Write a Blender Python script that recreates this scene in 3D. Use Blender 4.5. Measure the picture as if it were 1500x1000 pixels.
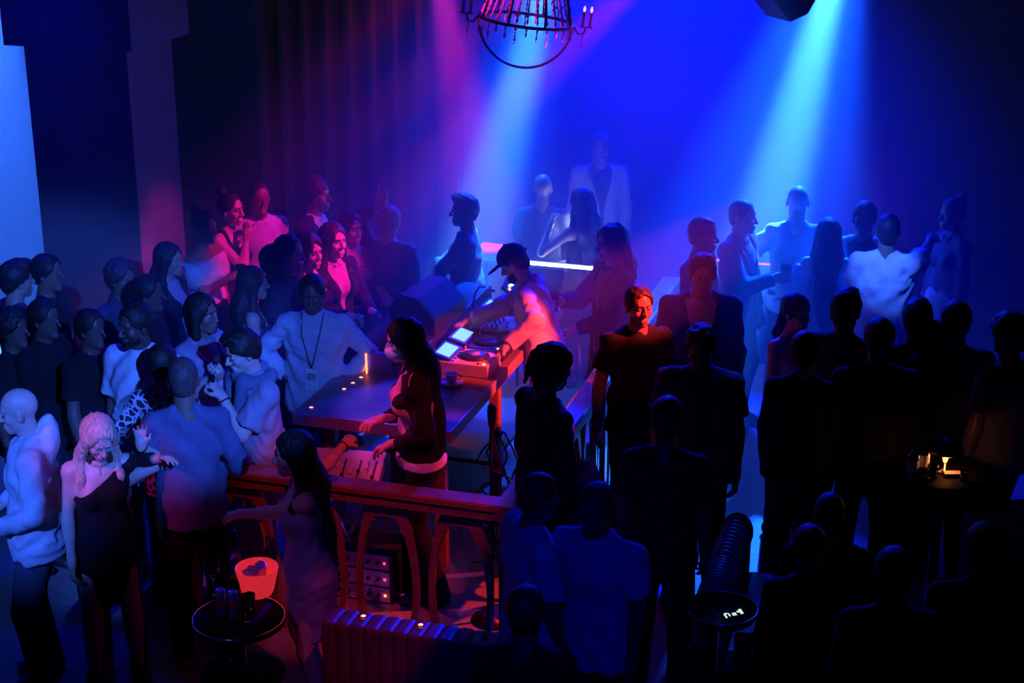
import bpy, bmesh, math, random
import numpy as np
from mathutils import Vector, Matrix

# ------------------------------------------------------------------ scene, camera, lights
scene = bpy.context.scene
col = scene.collection
for o in list(bpy.data.objects):
    bpy.data.objects.remove(o, do_unlink=True)

FPX, PITCH, CAMZ = 2400.0, math.radians(19.5), 4.9        # focal length in pixels of the 1500 x 1000 frame
cam_data = bpy.data.cameras.new('camera')
cam_data.sensor_width = 36.0
cam_data.lens = 36.0 * FPX / 1500.0
cam_data.clip_end = 200
cam = bpy.data.objects.new('camera', cam_data)
cam.location = (0, 0, CAMZ)
cam.rotation_euler = (math.pi / 2 - PITCH, 0, 0)
col.objects.link(cam)
scene.camera = cam

scene.view_settings.view_transform = 'Standard'
scene.view_settings.look = 'None'
scene.view_settings.gamma = 1.0
scene.view_settings.use_curve_mapping = False
scene.view_settings.exposure = 0.0

world = bpy.data.worlds.new('world')
scene.world = world
world.use_nodes = True
world.node_tree.nodes['Background'].inputs[0].default_value = (0.0, 0.0, 0.02, 1)
world.node_tree.nodes['Background'].inputs[1].default_value = 0.0
scene.cycles.max_bounces = 5
scene.cycles.diffuse_bounces = 2
scene.cycles.glossy_bounces = 2
scene.cycles.transmission_bounces = 4
scene.cycles.transparent_max_bounces = 8
scene.cycles.volume_bounces = 0
scene.cycles.caustics_reflective = False
scene.cycles.caustics_refractive = False
scene.cycles.sample_clamp_indirect = 4.0

def spot(name, loc, target, power, color, angle, blend=0.6, radius=0.08):
    d = bpy.data.lights.new(name, 'SPOT')
    d.energy = power; d.color = color
    d.spot_size = math.radians(angle); d.spot_blend = blend
    d.shadow_soft_size = radius
    o = bpy.data.objects.new(name, d)
    o.location = loc
    o.rotation_euler = (Vector(target) - Vector(loc)).to_track_quat('-Z', 'Y').to_euler()
    col.objects.link(o)
    return o

BLUE = (0.0008, 0.008, 1.0)
CYAN = (0.045, 0.30, 1.0)
FRONT = (0.035, 0.13, 1.0)
HALO = (0.004, 0.075, 1.0)
RED = (1.0, 0.035, 0.03)
MAGENTA = (1.0, 0.01, 0.42)
# unseen spots above the frame: beams, washes, red/magenta effects, plus added fills on single targets
LAMPS = [
    # name, location, target, power, colour, angle, blend, radius
    ('beam_centre',  (0.55, 14.6, 4.1),  (-0.50, 12.0, 0.5), 36000, CYAN, 12, 1.0, 0.06),
    ('beam_centre_wide', (0.55, 14.6, 4.1),  (-0.55, 12.0, 0.5), 9000, HALO, 24, 1.0, 0.06),
    ('beam_right',   (3.05, 14.8, 4.1),  (1.45, 11.2, 0.0),  60000, CYAN, 12, 1.0, 0.06),
    ('beam_right_wide', (3.05, 14.8, 4.1),  (1.30, 10.8, 0.0),  20000, HALO, 29, 1.0, 0.06),
    ('beam_left',    (-4.75, 14.9, 4.3), (-4.45, 13.9, 0.0), 32000, (0.03, 0.15, 1.0), 24, 0.6, 0.06),
    ('wash_blue',    (1.6, 16.6, 4.8),   (0.9, 11.0, 0.4),   9500, BLUE, 62, 1.0, 0.2),
    ('wash_blue_left', (-1.2, 16.0, 4.6), (-1.5, 12.0, 0.6), 1800, BLUE, 60, 1.0, 0.2),
    ('crowd_fill_blue', (-3.0, 11.0, 4.6), (-3.1, 10.4, 0.5), 420, BLUE, 62, 1.0, 0.2),  # added spot, puts blue haze and rims on the left crowd
    ('magenta_beam', (-0.68, 13.8, 3.65), (-0.2, 13.7, 1.0), 3600, MAGENTA, 21, 1.0, 0.06),
    ('front_blue',   (1.5, 1.5, 5.4),   (-2.3, 9.4, 1.6),  5600, FRONT, 14, 0.5, 0.05),
    ('lanyard_fill_blue', (0.6, 1.5, 5.4),  (-1.35, 10.2, 1.25),  2600, FRONT, 6.5, 0.7, 0.05),  # added spot that brightens only the man with the lanyard
    ('front_blue_left', (-3.4, 1.5, 5.4),   (-2.65, 8.2, 1.2),  3800, FRONT, 10, 0.8, 0.05),
    ('front_fill_blue', (0.2, 1.5, 5.6),  (0.1, 7.6, 0.8),   330, BLUE, 20, 1.0, 0.05),  # added dim fill for the figures at the front centre
    ('red_side',     (3.3, 8.6, 3.6),   (0.0, 10.4, 1.1),  5000, RED, 12, 0.5, 0.04),
    ('red_front',    (1.5, 4.2, 5.0),    (0.7, 9.6, 1.6),   200, RED, 8, 0.6, 0.04),
    ('red_rail',     (1.0, 5.4, 5.2),    (-0.85, 8.7, 0.8),   420, RED, 16, 0.4, 0.04),
    ('red_floor',    (1.9, 9.35, 3.5),    (-0.55, 8.95, 0.0),   700, RED, 16, 0.4, 0.03),
    ('floor_fill_violet', (-0.3, 12.4, 4.6),  (-0.95, 8.9, 0.0),   1500, (0.12, 0.06, 1.0), 9, 0.6, 0.03),  # added spot, tints the booth floor violet
    ('banquette_fill_blue', (2.0, 11.0, 4.6),  (1.15, 8.2, 0.8),   650, (0.01, 0.05, 1.0), 8, 0.7, 0.03),  # added spot grazing the banquette ribs
    ('bench_fill_red',    (0.6, 4.4, 5.2),    (-0.75, 7.35, 0.8),  160, RED, 9, 0.5, 0.04),  # added spot that reddens the bench back
    ('booth_fill_pink',    (-2.3, 9.0, 3.9),   (-0.75, 9.2, 1.3),   240, (1.0, 0.04, 0.40), 15, 0.5, 0.04),  # added spot for the masked woman's face and top
    ('magenta_side', (-0.2, 12.4, 3.9),   (-2.85, 13.1, 1.0),  420, MAGENTA, 17, 0.8, 0.05),
    ('magenta_group', (0.6, 11.2, 3.9),  (-2.05, 12.3, 1.45),  900, MAGENTA, 15, 0.8, 0.05),
    ('right_fill_blue',   (1.0, 9.2, 4.6),   (2.74, 11.4, 1.35),  2600, FRONT, 8, 0.8, 0.04),  # added spot on the back of the pointing man
    ('curtain_fill_red',  (-0.01, 15.03, 4.2),  (-1.72, 15.76, 1.8),  70, (1.0, 0.02, 0.10), 36, 0.9, 0.04),  # added grazing spot to pick out the curtain folds
    ('front_fill_violet', (-2.7, 4.4, 4.8),   (-1.25, 7.6, 1.0),  80, (0.45, 0.10, 1.0), 13, 0.8, 0.04),  # added spot on the woman in the ribbed dress and the cocktail table
    ('magenta_faces', (1.0, 10.3, 3.8),  (-1.3, 11.5, 1.45),  1500, MAGENTA, 16, 0.8, 0.05),
    ('blonde_fill_magenta', (-3.6, 4.6, 4.6), (-2.25, 7.9, 1.5),  400, MAGENTA, 8, 0.8, 0.05),  # added spot, turns the blonde hair pink
    ('crystal_fill_magenta', (-1.5, 8.4, 4.9), (-0.05, 11.0, 3.55), 1300, MAGENTA, 12, 0.8, 0.05),  # added spot to make the chandelier crystals show
]
for nm, lo, ta, pw, cl, an, bl, rd_ in LAMPS: spot(nm, lo, ta, pw, cl, an, bl, rd_)


# ------------------------------------------------------------------ camera geometry helpers
def at_z(u, v, z):
    """point of the plane at height z seen at pixel u, v"""
    x = (u - 750) / FPX; y = -(v - 500) / FPX
    d = Vector((x, math.cos(PITCH) + y * math.sin(PITCH), -math.sin(PITCH) + y * math.cos(PITCH)))
    t = (z - CAMZ) / d.z
    return Vector((0, 0, CAMZ)) + d * t
def at_y(u, v, Y):
    x = (u - 750) / FPX; y = -(v - 500) / FPX
    d = Vector((x, math.cos(PITCH) + y * math.sin(PITCH), -math.sin(PITCH) + y * math.cos(PITCH)))
    return Vector((0, 0, CAMZ)) + d * (Y / d.y)

BA = math.radians(17.0)                                    # the booth and the room are turned by 17 degrees
B0 = Vector((-0.02, 8.32, 0))
E1 = Vector((-math.cos(BA), math.sin(BA), 0)); E2 = Vector((math.sin(BA), math.cos(BA), 0))
def B(a, b, z=0.0):
    return B0 + E1 * a + E2 * b + Vector((0, 0, z))
def Binv(p):
    r = Vector((p.x, p.y, 0)) - B0
    return (r.dot(E1), r.dot(E2))
BROT = -BA                                                 # rotation whose local +x points to the right along the near rail, local +y away

# ------------------------------------------------------------------ materials
MATS = {}
def mat(name, color, rough=0.6, metal=0.0, bump=0.0, bscale=60.0, var=0.12, vscale=8.0, emit=None, estr=0.0,
        trans=0.0, coat=0.0, stretch=None, spec=0.5, sheen=0.0, weave=False):
    if name in MATS: return MATS[name]
    m = bpy.data.materials.new(name); m.use_nodes = True
    nt = m.node_tree; N = nt.nodes; L = nt.links
    b = N['Principled BSDF']
    b.inputs['Roughness'].default_value = rough
    b.inputs['Metallic'].default_value = metal
    b.inputs['Specular IOR Level'].default_value = spec
    b.inputs['Transmission Weight'].default_value = trans
    b.inputs['Coat Weight'].default_value = coat
    b.inputs['Sheen Weight'].default_value = sheen
    if emit:
        b.inputs['Emission Color'].default_value = (*emit, 1); b.inputs['Emission Strength'].default_value = estr
    tc = N.new('ShaderNodeTexCoord'); mp = N.new('ShaderNodeMapping')
    L.new(tc.outputs['Object'], mp.inputs['Vector'])
    if stretch: mp.inputs['Scale'].default_value = stretch
    if var > 0:
        n = N.new('ShaderNodeTexNoise'); n.inputs['Scale'].default_value = vscale; n.inputs['Detail'].default_value = 4
        L.new(mp.outputs[0], n.inputs['Vector'])
        r = N.new('ShaderNodeValToRGB')
        r.color_ramp.elements[0].position = 0.3; r.color_ramp.elements[1].position = 0.7
        r.color_ramp.elements[0].color = (*[c * (1 - var) for c in color], 1)
        r.color_ramp.elements[1].color = (*[min(1, c * (1 + var)) for c in color], 1)
        L.new(n.outputs['Fac'], r.inputs['Fac']); L.new(r.outputs[0], b.inputs['Base Color'])
    else:
        b.inputs['Base Color'].default_value = (*color, 1)
    if bump > 0:
        n2 = N.new('ShaderNodeTexNoise'); n2.inputs['Scale'].default_value = bscale; n2.inputs['Detail'].default_value = 3
        L.new(mp.outputs[0], n2.inputs['Vector'])
        bp = N.new('ShaderNodeBump'); bp.inputs['Strength'].default_value = bump; bp.inputs['Distance'].default_value = 0.01
        L.new(n2.outputs['Fac'], bp.inputs['Height']); L.new(bp.outputs[0], b.inputs['Normal'])
    MATS[name] = m
    return m

SKIN = dict(light=(0.66, 0.44, 0.36), tan=(0.48, 0.31, 0.22), brown=(0.27, 0.16, 0.11), dark=(0.13, 0.08, 0.06))
def skin_mat(k): return mat('skin_' + k, SKIN[k], rough=0.45, bump=0.05, bscale=90, var=0.08)
def cloth_mat(c, rough=0.85):
    nm = 'cloth_%02x%02x%02x' % tuple(int(255 * x) for x in c)
    return mat(nm, c, rough=rough, bump=0.45, bscale=26, var=0.10, vscale=14, sheen=0.03, spec=0.2)
def hair_mat(c):
    nm = 'hair_%02x%02x%02x' % tuple(int(255 * x) for x in c)
    return mat(nm, c, rough=0.6, bump=0.35, bscale=90, var=0.3, vscale=60, stretch=(1, 1, 0.12))
def lace_mat():
    m = mat('printed_cloth', (0.1, 0.1, 0.14), rough=0.8, var=0)
    nt = m.node_tree
    if 'pat' in nt.nodes: return m
    v = nt.nodes.new('ShaderNodeTexVoronoi'); v.name = 'pat'; v.feature = 'DISTANCE_TO_EDGE'; v.inputs['Scale'].default_value = 26
    r = nt.nodes.new('ShaderNodeValToRGB'); r.color_ramp.elements[0].position = 0.09; r.color_ramp.elements[1].position = 0.14
    r.color_ramp.elements[0].color = (0.55, 0.55, 0.6, 1); r.color_ramp.elements[1].color = (0.02, 0.02, 0.03, 1)
    tc = nt.nodes.new('ShaderNodeTexCoord')
    nt.links.new(tc.outputs['Object'], v.inputs['Vector']); nt.links.new(v.outputs['Distance'], r.inputs['Fac'])
    nt.links.new(r.outputs[0], nt.nodes['Principled BSDF'].inputs['Base Color'])
    return m

# ------------------------------------------------------------------ object helpers
def tag(o, label=None, cat=None, group=None, kind=None):
    if label: o['label'] = label
    if cat: o['category'] = cat
    if group: o['group'] = group
    if kind: o['kind'] = kind
    return o
def empty(name, loc, rz=0.0):
    o = bpy.data.objects.new(name, None); o.location = loc; o.rotation_euler = (0, 0, rz)
    o.empty_display_size = 0.1
    col.objects.link(o)
    return o
def np_mesh(name, V, Q, smooth=True):
    me = bpy.data.meshes.new(name)
    V = np.ascontiguousarray(V, np.float32); Q = np.ascontiguousarray(Q, np.int32)
    me.vertices.add(len(V)); me.vertices.foreach_set('co', V.ravel())
    me.loops.add(Q.size); me.loops.foreach_set('vertex_index', Q.ravel())
    me.polygons.add(len(Q)); me.polygons.foreach_set('loop_start', np.arange(0, Q.size, Q.shape[1], dtype=np.int32))
    me.update(calc_edges=True)
    me.polygons.foreach_set('use_smooth', np.full(len(Q), smooth))
    return me
def mobj(name, me, m, parent=None, loc=None, rot=None, scale=None):
    o = bpy.data.objects.new(name, me)
    if m is not None and len(me.materials) == 0: me.materials.append(m)
    if parent is not None: o.parent = parent
    if loc is not None: o.location = loc
    if rot is not None: o.rotation_euler = rot
    if scale is not None: o.scale = scale
    col.objects.link(o)
    return o

class MB:
    """collects simple shapes into one mesh"""
    def __init__(s): s.v = []; s.f = []; s.sm = []
    def add(s, V, F, smooth=False, M=None):
        n = len(s.v)
        for p in V:
            p = Vector(p)
            s.v.append(M @ p if M is not None else p)
        for f in F: s.f.append([i + n for i in f]); s.sm.append(smooth)
        return s
    def box(s, c, d, bev=0.0, M=None):
        bm = bmesh.new(); bmesh.ops.create_cube(bm, size=1)
        for v in bm.verts: v.co = Vector((v.co.x * d[0], v.co.y * d[1], v.co.z * d[2]))
        if bev > 0: bmesh.ops.bevel(bm, geom=bm.edges[:], offset=min(bev, min(d) * 0.45), segments=2, profile=0.6, affect='EDGES')
        bm.verts.index_update()
        V = [v.co + Vector(c) for v in bm.verts]; F = [[v.index for v in f.verts] for f in bm.faces]
        bm.free()
        return s.add(V, F, False, M)
    def tube(s, pts, r, n=10, M=None, closed=False):
        pts = [Vector(p) for p in pts]; rs = r if isinstance(r, (list, tuple)) else [r] * len(pts)
        V = []; F = []; m = len(pts); prev = None
        for i, p in enumerate(pts):
            if closed: t = pts[(i + 1) % m] - pts[i - 1]
            else: t = pts[min(i + 1, m - 1)] - pts[max(i - 1, 0)]
            t.normalize()
            if prev is None:
                up = Vector((0, 0, 1)) if abs(t.z) < 0.9 else Vector((1, 0, 0))
                x = t.cross(up).normalized()
            else: x = (prev - t * prev.dot(t)).normalized()
            prev = x; y = t.cross(x)
            for k in range(n):
                a = 2 * math.pi * k / n
                V.append(p + (x * math.cos(a) + y * math.sin(a)) * rs[i])
        for i in range(m if closed else m - 1):
            for k in range(n):
                F.append([i * n + k, i * n + (k + 1) % n, ((i + 1) % m) * n + (k + 1) % n, ((i + 1) % m) * n + k])
        if not closed:
            F.append(list(range(n))[::-1]); F.append([(m - 1) * n + k for k in range(n)])
        return s.add(V, F, True, M)
    def lathe(s, prof, n=20, c=(0, 0, 0), M=None, smooth=True):
        V = []; F = []; c = Vector(c); m = len(prof)
        for (r, z) in prof:
            for k in range(n):
                a = 2 * math.pi * k / n
                V.append(c + Vector((r * math.cos(a), r * math.sin(a), z)))
        for i in range(m - 1):
            for k in range(n): F.append([i * n + k, i * n + (k + 1) % n, (i + 1) * n + (k + 1) % n, (i + 1) * n + k])
        return s.add(V, F, smooth, M)
    def prism(s, poly, z0, z1, M=None):
        n = len(poly)
        V = [(x, y, z0) for x, y in poly] + [(x, y, z1) for x, y in poly]
        F = [list(range(n))[::-1], list(range(n, 2 * n))] + [[i, (i + 1) % n, n + (i + 1) % n, n + i] for i in range(n)]
        return s.add(V, F, False, M)
    def sphere(s, c, r, n=12, M=None):
        r = r if isinstance(r, (tuple, list)) else (r, r, r)
        V = []; F = []; c = Vector(c); m = n // 2
        for i in range(m + 1):
            th = math.pi * i / m
            for k in range(n):
                a = 2 * math.pi * k / n
                V.append(c + Vector((r[0] * math.sin(th) * math.cos(a), r[1] * math.sin(th) * math.sin(a), r[2] * math.cos(th))))
        for i in range(m):
            for k in range(n): F.append([i * n + k, (i + 1) * n + k, (i + 1) * n + (k + 1) % n, i * n + (k + 1) % n])
        return s.add(V, F, True, M)
    def mesh(s, name):
        me = bpy.data.meshes.new(name)
        me.from_pydata([tuple(p) for p in s.v], [], s.f)
        me.polygons.foreach_set('use_smooth', s.sm)
        me.validate(); me.update()
        bm = bmesh.new(); bm.from_mesh(me); bmesh.ops.remove_doubles(bm, verts=bm.verts, dist=1e-6)
        bmesh.ops.recalc_face_normals(bm, faces=bm.faces); bm.to_mesh(me); bm.free()
        return me
    def build(s, name, m, parent=None, loc=None, rot=None): return mobj(name, s.mesh(name), m, parent, loc, rot)
def RZ(a): return Matrix.Rotation(a, 4, 'Z')
def TR(*p): return Matrix.Translation(Vector(p))

# ------------------------------------------------------------------ smooth bodies: distance fields meshed with surface nets
f32 = np.float32
CORN = [(0,0,0),(1,0,0),(0,1,0),(1,1,0),(0,0,1),(1,0,1),(0,1,1),(1,1,1)]
EDG = [(0,1),(2,3),(4,5),(6,7),(0,2),(1,3),(4,6),(5,7),(0,4),(1,5),(2,6),(3,7)]
def vec(*a): return np.array(a, f32)
def rotx(a): c, s = math.cos(a), math.sin(a); return np.array([[1,0,0],[0,c,-s],[0,s,c]], f32)
def roty(a): c, s = math.cos(a), math.sin(a); return np.array([[c,0,s],[0,1,0],[-s,0,c]], f32)
def rotz(a): c, s = math.cos(a), math.sin(a); return np.array([[c,-s,0],[s,c,0],[0,0,1]], f32)
def unit(v): return v / max(1e-6, float(np.sqrt((v * v).sum())))
rad = math.radians

class Field:
    def __init__(s): s.u = []; s.post = []; s.lo = np.full(3, 9., f32); s.hi = np.full(3, -9., f32)
    def bound(s, p, r): s.lo = np.minimum(s.lo, p - r); s.hi = np.maximum(s.hi, p + r)
    def cone(s, a, b, ra, rb, v=None, kf=1.0, k=0.03, flat=False):
        a = np.asarray(a, f32); b = np.asarray(b, f32); ab = b - a; L2 = float(ab @ ab) + 1e-9
        ra = f32(ra); rb = f32(rb)
        if v is not None: v = unit(np.asarray(v, f32))
        def f(P):
            pa = P - a
            t = np.clip((pa @ ab) / L2, 0, 1)
            q = pa - t[:, None] * ab
            if v is not None:
                q = q + ((q @ v) * (1 / kf - 1))[:, None] * v
            d = np.sqrt(np.einsum('ij,ij->i', q, q)) - (ra + (rb - ra) * t)
            if flat: d = np.maximum(d, (pa @ ab) / math.sqrt(L2) - math.sqrt(L2))
            return d * min(1.0, kf)
        s.u.append((f, k)); m = max(1.0, kf)
        s.bound(a, ra * m); s.bound(b, rb * m)
        return s
    def ell(s, c, r, R=None, k=0.03):
        c = np.asarray(c, f32); r = np.asarray(r, f32); mr = float(r.min())
        def f(P):
            q = P - c
            if R is not None: q = q @ R
            q = q / r
            return (np.sqrt(np.einsum('ij,ij->i', q, q)) - 1) * mr
        s.u.append((f, k)); s.bound(c, float(r.max()))
        return s
    def sub(s, fn, k=0.01): s.post.append(('s', fn, k)); return s
    def keep(s, fn, k=0.004): s.post.append(('i', fn, k)); return s
    def disp(s, fn): s.post.append(('d', fn, 0)); return s
    def mesh(s, h):
        lo = s.lo - 2.5 * h; n = np.ceil((s.hi + 2.5 * h - lo) / (8 * h)).astype(int)
        n = np.maximum(n, 1); hd = 8 * h * 0.5 * 1.7321
        g = np.stack(np.meshgrid(*[np.arange(k) for k in n], indexing='ij'), -1).reshape(-1, 3)
        C = (lo + (g + 0.5 - 0.0625) * 8 * h).astype(f32)
        D = np.stack([f(C) for f, k in s.u])
        dmin = D.min(0)
        dc = s.final(dmin - 0.0, C)
        act = np.abs(dc) < hd * 1.1 + 0.03
        vals = np.where(dc > 0, f32(1), f32(-1))[:, None] * np.ones((1, 512), f32)
        ai = np.where(act)[0]
        off = (np.stack(np.meshgrid(*[np.arange(8)] * 3, indexing='ij'), -1).reshape(-1, 3) * h).astype(f32)
        P = ((lo + g[ai] * 8 * h)[:, None, :] + off[None]).astype(f32)
        val = np.full((len(ai), 512), 1.0, f32)
        for i, (f, k) in enumerate(s.u):
            m = D[i, ai] < dmin[ai] + 2 * hd + k
            if not m.any(): continue
            d = f(P[m].reshape(-1, 3)).reshape(-1, 512)
            w = val[m]
            hh = np.clip(0.5 + 0.5 * (w - d) / k, 0, 1)
            val[m] = w + (d - w) * hh - k * hh * (1 - hh)
        val = s.final(val.reshape(-1), P.reshape(-1, 3)).reshape(-1, 512)
        vals[ai] = val
        G = vals.reshape(n[0], n[1], n[2], 8, 8, 8).transpose(0, 3, 1, 4, 2, 5).reshape(n[0] * 8, n[1] * 8, n[2] * 8)
        return surfnet(G, lo, h)
    def final(s, d, P):
        for op, fn, k in s.post:
            if op == 's':
                e = -fn(P); hh = np.clip(0.5 - 0.5 * (d - e) / k, 0, 1); d = d + (e - d) * hh + k * hh * (1 - hh)
            elif op == 'i':
                e = fn(P); hh = np.clip(0.5 - 0.5 * (d - e) / k, 0, 1); d = d + (e - d) * hh + k * hh * (1 - hh)
            else: d = d + fn(P)
        return d.astype(f32)

def surfnet(v, org, h):
    nx, ny, nz = v.shape
    s = v < 0
    tot = np.zeros((nx-1, ny-1, nz-1), np.int8)
    for dx, dy, dz in CORN: tot += s[dx:nx-1+dx, dy:ny-1+dy, dz:nz-1+dz]
    act = (tot > 0) & (tot < 8)
    idx = np.argwhere(act)
    vid = np.full(act.shape, -1, np.int32); vid[act] = np.arange(len(idx))
    cv = np.stack([v[idx[:,0]+dx, idx[:,1]+dy, idx[:,2]+dz] for dx, dy, dz in CORN], 1)
    acc = np.zeros((len(idx), 3), f32); cnt = np.zeros(len(idx), f32)
    cc = np.array(CORN, f32)
    for i, j in EDG:
        a = cv[:, i]; b = cv[:, j]; m = (a < 0) != (b < 0)
        t = np.where(m, a / np.where(a == b, 1, a - b), 0)
        acc += (cc[i] + t[:, None] * (cc[j] - cc[i])) * m[:, None]; cnt += m
    V = (idx + acc / np.maximum(cnt, 1)[:, None]) * h + org
    Q = []
    for ax in range(3):
        sl0 = [slice(None)] * 3; sl1 = [slice(None)] * 3
        sl0[ax] = slice(0, -1); sl1[ax] = slice(1, None)
        e = s[tuple(sl0)] != s[tuple(sl1)]
        o1, o2 = (ax + 1) % 3, (ax + 2) % 3
        L = np.argwhere(e)
        sh = act.shape
        L = L[(L[:, o1] > 0) & (L[:, o2] > 0) & (L[:, o1] < sh[o1]) & (L[:, o2] < sh[o2])]
        if not len(L): continue
        q = []
        for d1, d2 in ((-1,-1),(0,-1),(0,0),(-1,0)):
            c = L.copy(); c[:, o1] += d1; c[:, o2] += d2
            q.append(vid[c[:,0], c[:,1], c[:,2]])
        q = np.stack(q, 1)
        fl = ~s[L[:,0], L[:,1], L[:,2]]
        q[fl] = q[fl][:, ::-1]
        Q.append(q)
    Q = np.concatenate(Q)
    return V.astype(f32), Q[(Q >= 0).all(1)]

def merge(parts):
    V = []; Q = []; n = 0
    for v, q in parts:
        V.append(v); Q.append(q + n); n += len(v)
    return np.concatenate(V), np.concatenate(Q)

def ik(a, t, l1, l2, pole):
    a = np.asarray(a, f32); t = np.asarray(t, f32); d = t - a; L = float(np.sqrt(d @ d))
    if L > (l1 + l2) * 0.995: d = d * ((l1 + l2) * 0.995 / L); t = a + d; L = (l1 + l2) * 0.995
    L = max(L, abs(l1 - l2) + 0.02)
    x = unit(d); c = (l1*l1 + L*L - l2*l2) / (2 * l1 * L); c = max(-1, min(1, c))
    p = np.asarray(pole, f32); p = unit(p - x * (p @ x))
    return a + x * (l1 * c) + p * (l1 * math.sqrt(1 - c*c)), t

def folds(amp, ph, fz=1.0):
    def f(P):
        x, y, z = P[:, 0], P[:, 1], P[:, 2]
        a = np.sin(z * 34 * fz + 5 * np.sin(x * 11 + ph) + 3 * np.sin(y * 13 + ph * 2))
        b = np.sin(x * 38 + y * 29 + 4 * np.sin(z * 9 + ph) + ph)
        c = np.sin(z * 62 * fz + x * 40 + 3.5 * np.sin(y * 21 + x * 17 + ph) + 2.5 * np.sin(z * 13 + ph))
        m = 0.55 + 0.45 * np.sin(x * 7 + z * 6 + y * 5 + ph)
        return (amp * (0.6 * a + 0.5 * b + 0.55 * c * m)).astype(f32)
    return f

def hand_prims(F, W, d, n, side, curl, r=1.0, spread=0.0, point=False):
    """palm, four fingers and a thumb rooted at wrist W; d along the hand, n out of the palm, side = +1/-1 for the thumb"""
    d = unit(np.asarray(d, f32)); n = np.asarray(n, f32); n = unit(n - d * (n @ d)); s = np.cross(d, n) * side
    F.cone(W - d * 0.02, W + d * 0.02, 0.027 * r, 0.028 * r, k=0.015)
    F.cone(W + d * 0.02, W + d * 0.078, 0.033 * r, 0.041 * r, v=n, kf=0.42, k=0.02)
    for i in range(4):
        o = (-0.031, -0.0105, 0.0105, 0.03)[i] * r; ln = (0.060, 0.072, 0.077, 0.068)[i]
        c = curl * (1.12 - 0.08 * i)
        if point and i == 3: c = 0.05
        base = W + d * (0.082 - 0.006 * abs(i - 1.8)) + s * o
        dd = unit(d + s * (o * (1.5 + 14 * spread)))
        p = base; a = 0.0
        for j, (fr, rr0, rr1) in enumerate(((0.45, .0098, .0090), (0.32, .0090, .0082), (0.25, .0082, .0068))):
            a += c * (1.0, 1.35, 0.9)[j]
            q = p + (dd * math.cos(a) + n * math.sin(a)) * (ln * fr * 1.12)
            F.cone(p, q, rr0 * r, rr1 * r, k=0.006)
            p = q
    tb = W + d * 0.022 + s * 0.028
    t1 = tb + unit(d * 0.65 + s * (0.62 - 0.25 * curl) + n * (0.15 + 0.45 * curl)) * 0.042
    t2 = t1 + unit(d * (0.85 - 0.2 * curl) + s * (0.3 - 0.55 * curl) + n * (0.1 + 0.5 * curl)) * 0.034
    F.cone(tb, t1, 0.0145 * r, 0.0112 * r, k=0.012); F.cone(t1, t2, 0.0112 * r, 0.0085 * r, k=0.006)
    return W + d * 0.075 + n * 0.028

def head_prims(F, O, R, sex, ears=True, fine=True, beard=False):
    def T(x, y, z): return O + R @ vec(x, y, z)
    yv = R @ vec(0, 1, 0)
    w = 1.0 if sex == 'm' else 0.95
    F.ell(T(0, .015, .030), (.0745 * w, .095, .090), R, k=0.02)
    F.ell(T(0, -.016, -.042), (.058 * w, .058, .068), R, k=0.02)
    F.ell(T(0, -.062, -.098), (.024 * w, .020, .021), R, k=0.025)
    F.cone(T(-.042 * w, .004, -.07), T(0, -.052, -.1), .018, .015, k=.02); F.cone(T(.042 * w, .004, -.07), T(0, -.052, -.1), .018, .015, k=.02)
    if fine:
        F.cone(T(-.034, -.070, .024), T(.034, -.070, .024), .011, .011, k=.015)
        F.ell(T(-.040, -.052, -.028), (.020, .022, .022), R, k=.02); F.ell(T(.040, -.052, -.028), (.020, .022, .022), R, k=.02)
    F.cone(T(0, -.078, .014), T(0, -.104, -.032), .0070, .0115, k=.010)
    if fine:
        F.cone(T(-.013, -.088, -.036), T(.013, -.088, -.036), .009, .009, k=.01)
        F.cone(T(-.020, -.078, -.064), T(.020, -.078, -.064), .0085, .0085, k=.008)
        F.cone(T(-.017, -.078, -.078), T(.017, -.078, -.078), .0095, .0095, k=.008)
    if ears:
        for sx in (-1, 1):
            F.ell(T(.0755 * w * sx, .014, -.012), (.010, .020, .033), R @ rotz(sx * 0.35), k=.008)
    if fine:
        for sx in (-1, 1):
            c = T(.031 * sx, -.094, .004)
            F.sub(lambda P, c=c: np.sqrt(((P - c) ** 2).sum(-1)) - 0.017, 0.016)

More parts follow.
